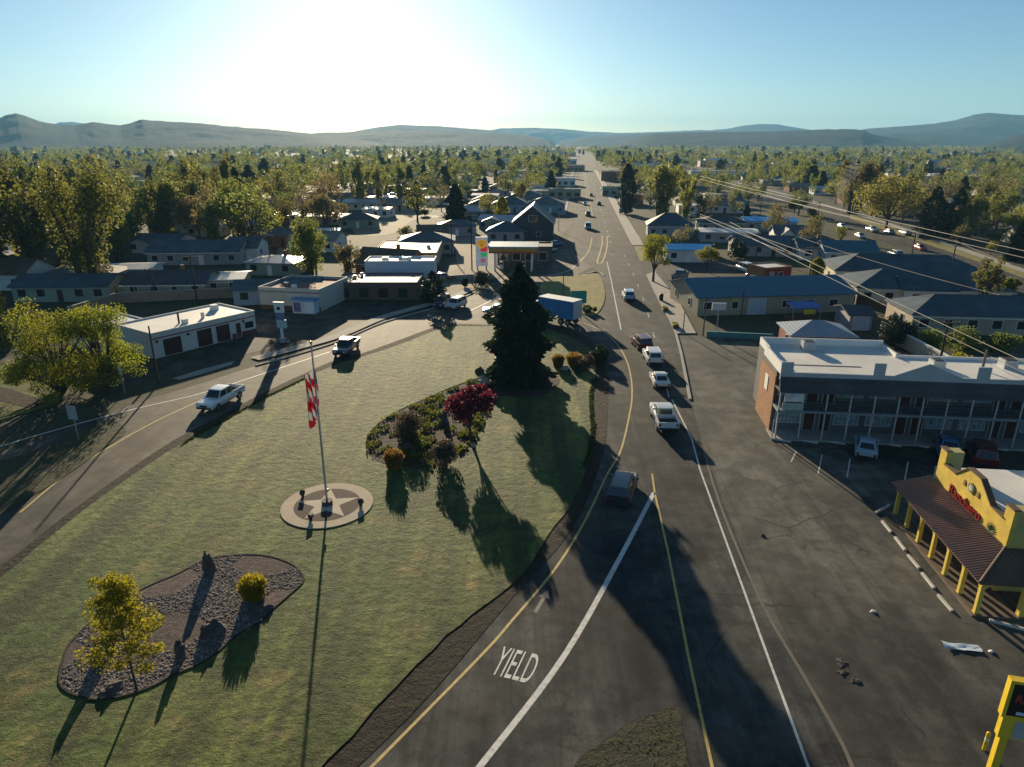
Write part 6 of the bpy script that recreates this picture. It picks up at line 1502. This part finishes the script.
# far roofs glinting in the woods, too small to show parts
for i in range(210):
    yy = 620+(rg.random()**1.3)*1300; xx = rg.uniform(-.75,.75)*yy
    if onroad(xx,yy,10): continue
    w, d, h = rg.uniform(12,34), rg.uniform(9,16), rg.uniform(4,6.5); m = MB(); m.box(0,w,0,d,0,h)
    m.sideprism([(-.5,h+.01),(d+.5,h+.01),(d/2,h+2.2)],-.5,w+.5,1)
    o = m.build('far_building',[rg.choice((whitewall,tanwall,cream,greywall)),rg.choice((metal_grey,roofwhite,shing_grey,shing_tan))],None,False,(xx,yy,0)); o.rotation_euler.z = -HEAD
    tag(o, 'pale far building among distant trees near the hills, '+('left' if xx < yy*.09 else 'right')+' of the highway axis', 'building', 'far buildings at the foot of the hills')
# --- hills
H_near = hillmat('hill_scrub', (.014,.028,.022), (.042,.05,.032)); H_far = hillmat('far_hill_scrub', (.018,.03,.028), (.036,.044,.036))
from mathutils import noise as MN
def ridge(px_pts, R, W, mat, seed):
    """a ridge: crest heights read at distance R, real slopes with spurs and gullies in front and behind"""
    nx = 420; ny = 44; xs = np.linspace(px_pts[0][0], px_pts[-1][0], nx); ys = np.interp(xs, [p[0] for p in px_pts], [p[1] for p in px_pts])
    az = np.arctan((xs-512)/F/(cp-(ys-383.5)/F*sp)); vv = (ys-383.5)/F; hz = CH+R*np.cos(az)*(-sp-vv*cp)/(cp-vv*sp); V = []
    for j in range(ny):
        t = j/(ny-1)*2-1; d = R+W*t; prof = (1-abs(t))**1.0 if t < 0 else (1-t)**.9
        for i in range(nx):
            X, Y = math.sin(az[i])*d, math.cos(az[i])*d; m = abs(t)*(1-abs(t))*4
            f = MN.fractal(Vector((X*.0021+seed*7, Y*.0021, 0)), .9, 2.1, 7)
            g = 1-abs(MN.noise(Vector((X*.0035+seed*3, Y*.0012, 4))))*2
            h = hz[i]*prof*(1+(.30*f+.16*g)*m*(1 if t > 0 else min(1, max(0, abs(t)-.12)*2.5)))+MN.fractal(Vector((X*.02, Y*.02, seed)), .8, 2, 4)*2.0*min(1, prof*3)
            V.append((X, Y, -3 if abs(t) == 1 else max(-3, h)))
    FA = [(j*nx+i, j*nx+i+1, (j+1)*nx+i+1, (j+1)*nx+i) for j in range(ny-1) for i in range(nx-1)]
    m = MB(); m.add(V, FA); o = m.build('hills', mat, None, True); o['kind'] = 'structure'; return o
ridge([(-190,142),(-120,128),(-60,120),(0,117.5),(5,115),(16,112.5),(25,115),(40,121),(60,124.5),(75,125),(92,121.5),(120,125),(135,121),(142,119),(160,120.5),(200,123),(230,126.5),(256,128.5),(300,132),(345,137),(380,142)], 3600, 900, H_near, 1)
ridge([(250,141),(290,135),(320,132.5),(345,132),(380,130),(440,130.5),(490,133),(515,134.5),(540,138),(550,141),(556,146)], 4200, 1000, H_near, 2)
ridge([(330,136),(360,130),(380,126.5),(400,124.5),(440,126),(490,130),(520,134),(545,138)], 6200, 1200, H_far, 3)
ridge([(40,128),(60,122.5),(72,122.3),(90,124),(110,128)], 7600, 900, H_far, 8); ridge([(205,128),(222,125.5),(240,127),(262,130)], 7600, 900, H_far, 9)
ridge([(470,134),(500,128.3),(530,127.3),(560,128.5),(590,131.5),(620,133),(660,131.5),(700,130),(760,132)], 8600, 1000, H_far, 4)
ridge([(560,142),(590,137),(620,134.5),(650,133),(700,131.5),(768,131),(800,132),(830,138)], 5200, 1000, H_near, 5)
ridge([(612,147),(630,140),(642,136),(655,133),(700,132.5),(768,131.5),(800,130),(825,129),(852,128.8),(864,130),(872,134),(892,138),(925,144),(940,148)], 3500, 800, H_near, 6)
ridge([(700,131),(728,128.5),(745,125),(760,123.8),(778,124.2),(800,128),(830,132)], 7800, 900, H_far, 7)
ridge([(840,134),(868,128.5),(900,126),(935,123),(955,120),(975,114.5),(990,113.3),(1024,115),(1080,118),(1160,128),(1240,138)], 5600, 1200, H_near, 10)
ridge([(870,138),(892,133),(920,132.5),(960,134),(1000,138),(1040,142)], 4400, 800, H_near, 11)
ridge([(975,150),(990,144),(1008,138),(1024,132),(1060,122),(1120,114),(1220,118),(1300,130)], 3000, 750, H_near, 12)

# ------------------------------------------------------------------ air
hz = MB().box(-9800,9800,-390,9900,-4,310).build('haze', [])
hm = bpy.data.materials.new('haze'); hm.use_nodes = True; nt = hm.node_tree; nt.nodes.remove(nt.nodes['Principled BSDF'])
pv = nt.nodes.new('ShaderNodeVolumePrincipled'); pv.inputs['Color'].default_value = (.30,.66,1.0,1); pv.inputs['Density'].default_value = HAZE; pv.inputs['Anisotropy'].default_value = .05
nt.links.new(pv.outputs[0], nt.nodes['Material Output'].inputs['Volume']); hz.data.materials.append(hm)
tag(hz, 'thin pale morning haze filling the whole valley', 'haze', None, 'stuff')
# chimney smoke by the right street
sx, sy = G(832,236); m = MB(); z = 6.0; P = []
for i in range(15): P.append((sx+.15*i+1.0*math.sin(i*.6), sy, 3.5+i*1.15))
for i in range(14): m.tube(P[i], P[i+1], .25+.14*i+.2*math.sin(i*2.2), .25+.14*(i+1)+.2*math.sin((i+1)*2.2), 10)
sk = m.build('smoke', [], None, True); sm = bpy.data.materials.new('smoke'); sm.use_nodes = True; nt = sm.node_tree; nt.nodes.remove(nt.nodes['Principled BSDF'])
pv = nt.nodes.new('ShaderNodeVolumePrincipled'); pv.inputs['Color'].default_value = (.8,.86,.95,1); pv.inputs['Density'].default_value = .022; pv.inputs['Anisotropy'].default_value = .3
nt.links.new(pv.outputs[0], nt.nodes['Material Output'].inputs['Volume']); sk.data.materials.append(sm); tag(sk, 'thin blue smoke rising from a roof near the right street', 'smoke', None, 'stuff')

# ------------------------------------------------------------------ light, sky, camera
AZ, EL = math.atan((362-512)/F/1.0607), rad(SUN_EL)
sd = Vector((math.sin(AZ)*math.cos(EL), math.cos(AZ)*math.cos(EL), math.sin(EL)))
sl = bpy.data.lights.new('sun', 'SUN'); sl.energy = SUN_E; sl.angle = rad(.5); sl.color = (1.0,.82,.56)
so_ = bpy.data.objects.new('sun', sl); col.objects.link(so_); so_.rotation_euler = sd.to_track_quat('Z','Y').to_euler(); so_.location = (0,0,300)
w = bpy.data.worlds.new('World'); sc.world = w; w.use_nodes = True; nt = w.node_tree
sk = nt.nodes.new('ShaderNodeTexSky'); sk.sky_type = 'NISHITA'; sk.sun_disc = False; sk.sun_elevation = EL; sk.sun_rotation = AZ
sk.air_density = AIR; sk.dust_density = DUST; sk.ozone_density = OZ; sk.altitude = 800
tn = nt.nodes.new('ShaderNodeMix'); tn.data_type = 'RGBA'; tn.blend_type = 'MULTIPLY'; tn.inputs[0].default_value = 1; tn.inputs[7].default_value = (.86,1.01,1.0,1)
nt.links.new(sk.outputs[0], tn.inputs[6]); nt.links.new(tn.outputs[2], nt.nodes['Background'].inputs['Color']); nt.nodes['Background'].inputs['Strength'].default_value = SKY_S
cd = bpy.data.cameras.new('camera'); cd.sensor_width = 36; cd.lens = 36*F/1024; cd.clip_start = .5; cd.clip_end = 40000
co = bpy.data.objects.new('camera', cd); col.objects.link(co); co.location = (0,0,CH); co.rotation_euler = (math.pi/2-PIT,0,0); sc.camera = co
vs = sc.view_settings; vs.view_transform = 'Standard'; vs.look = 'None'; vs.gamma = 1; vs.use_curve_mapping = False; vs.exposure = EXPO
sc.cycles.use_denoising = True; sc.cycles.max_bounces = 6; sc.cycles.diffuse_bounces = 3; sc.cycles.transmission_bounces = 4; sc.cycles.volume_bounces = 1
sc.cycles.sample_clamp_indirect = 8
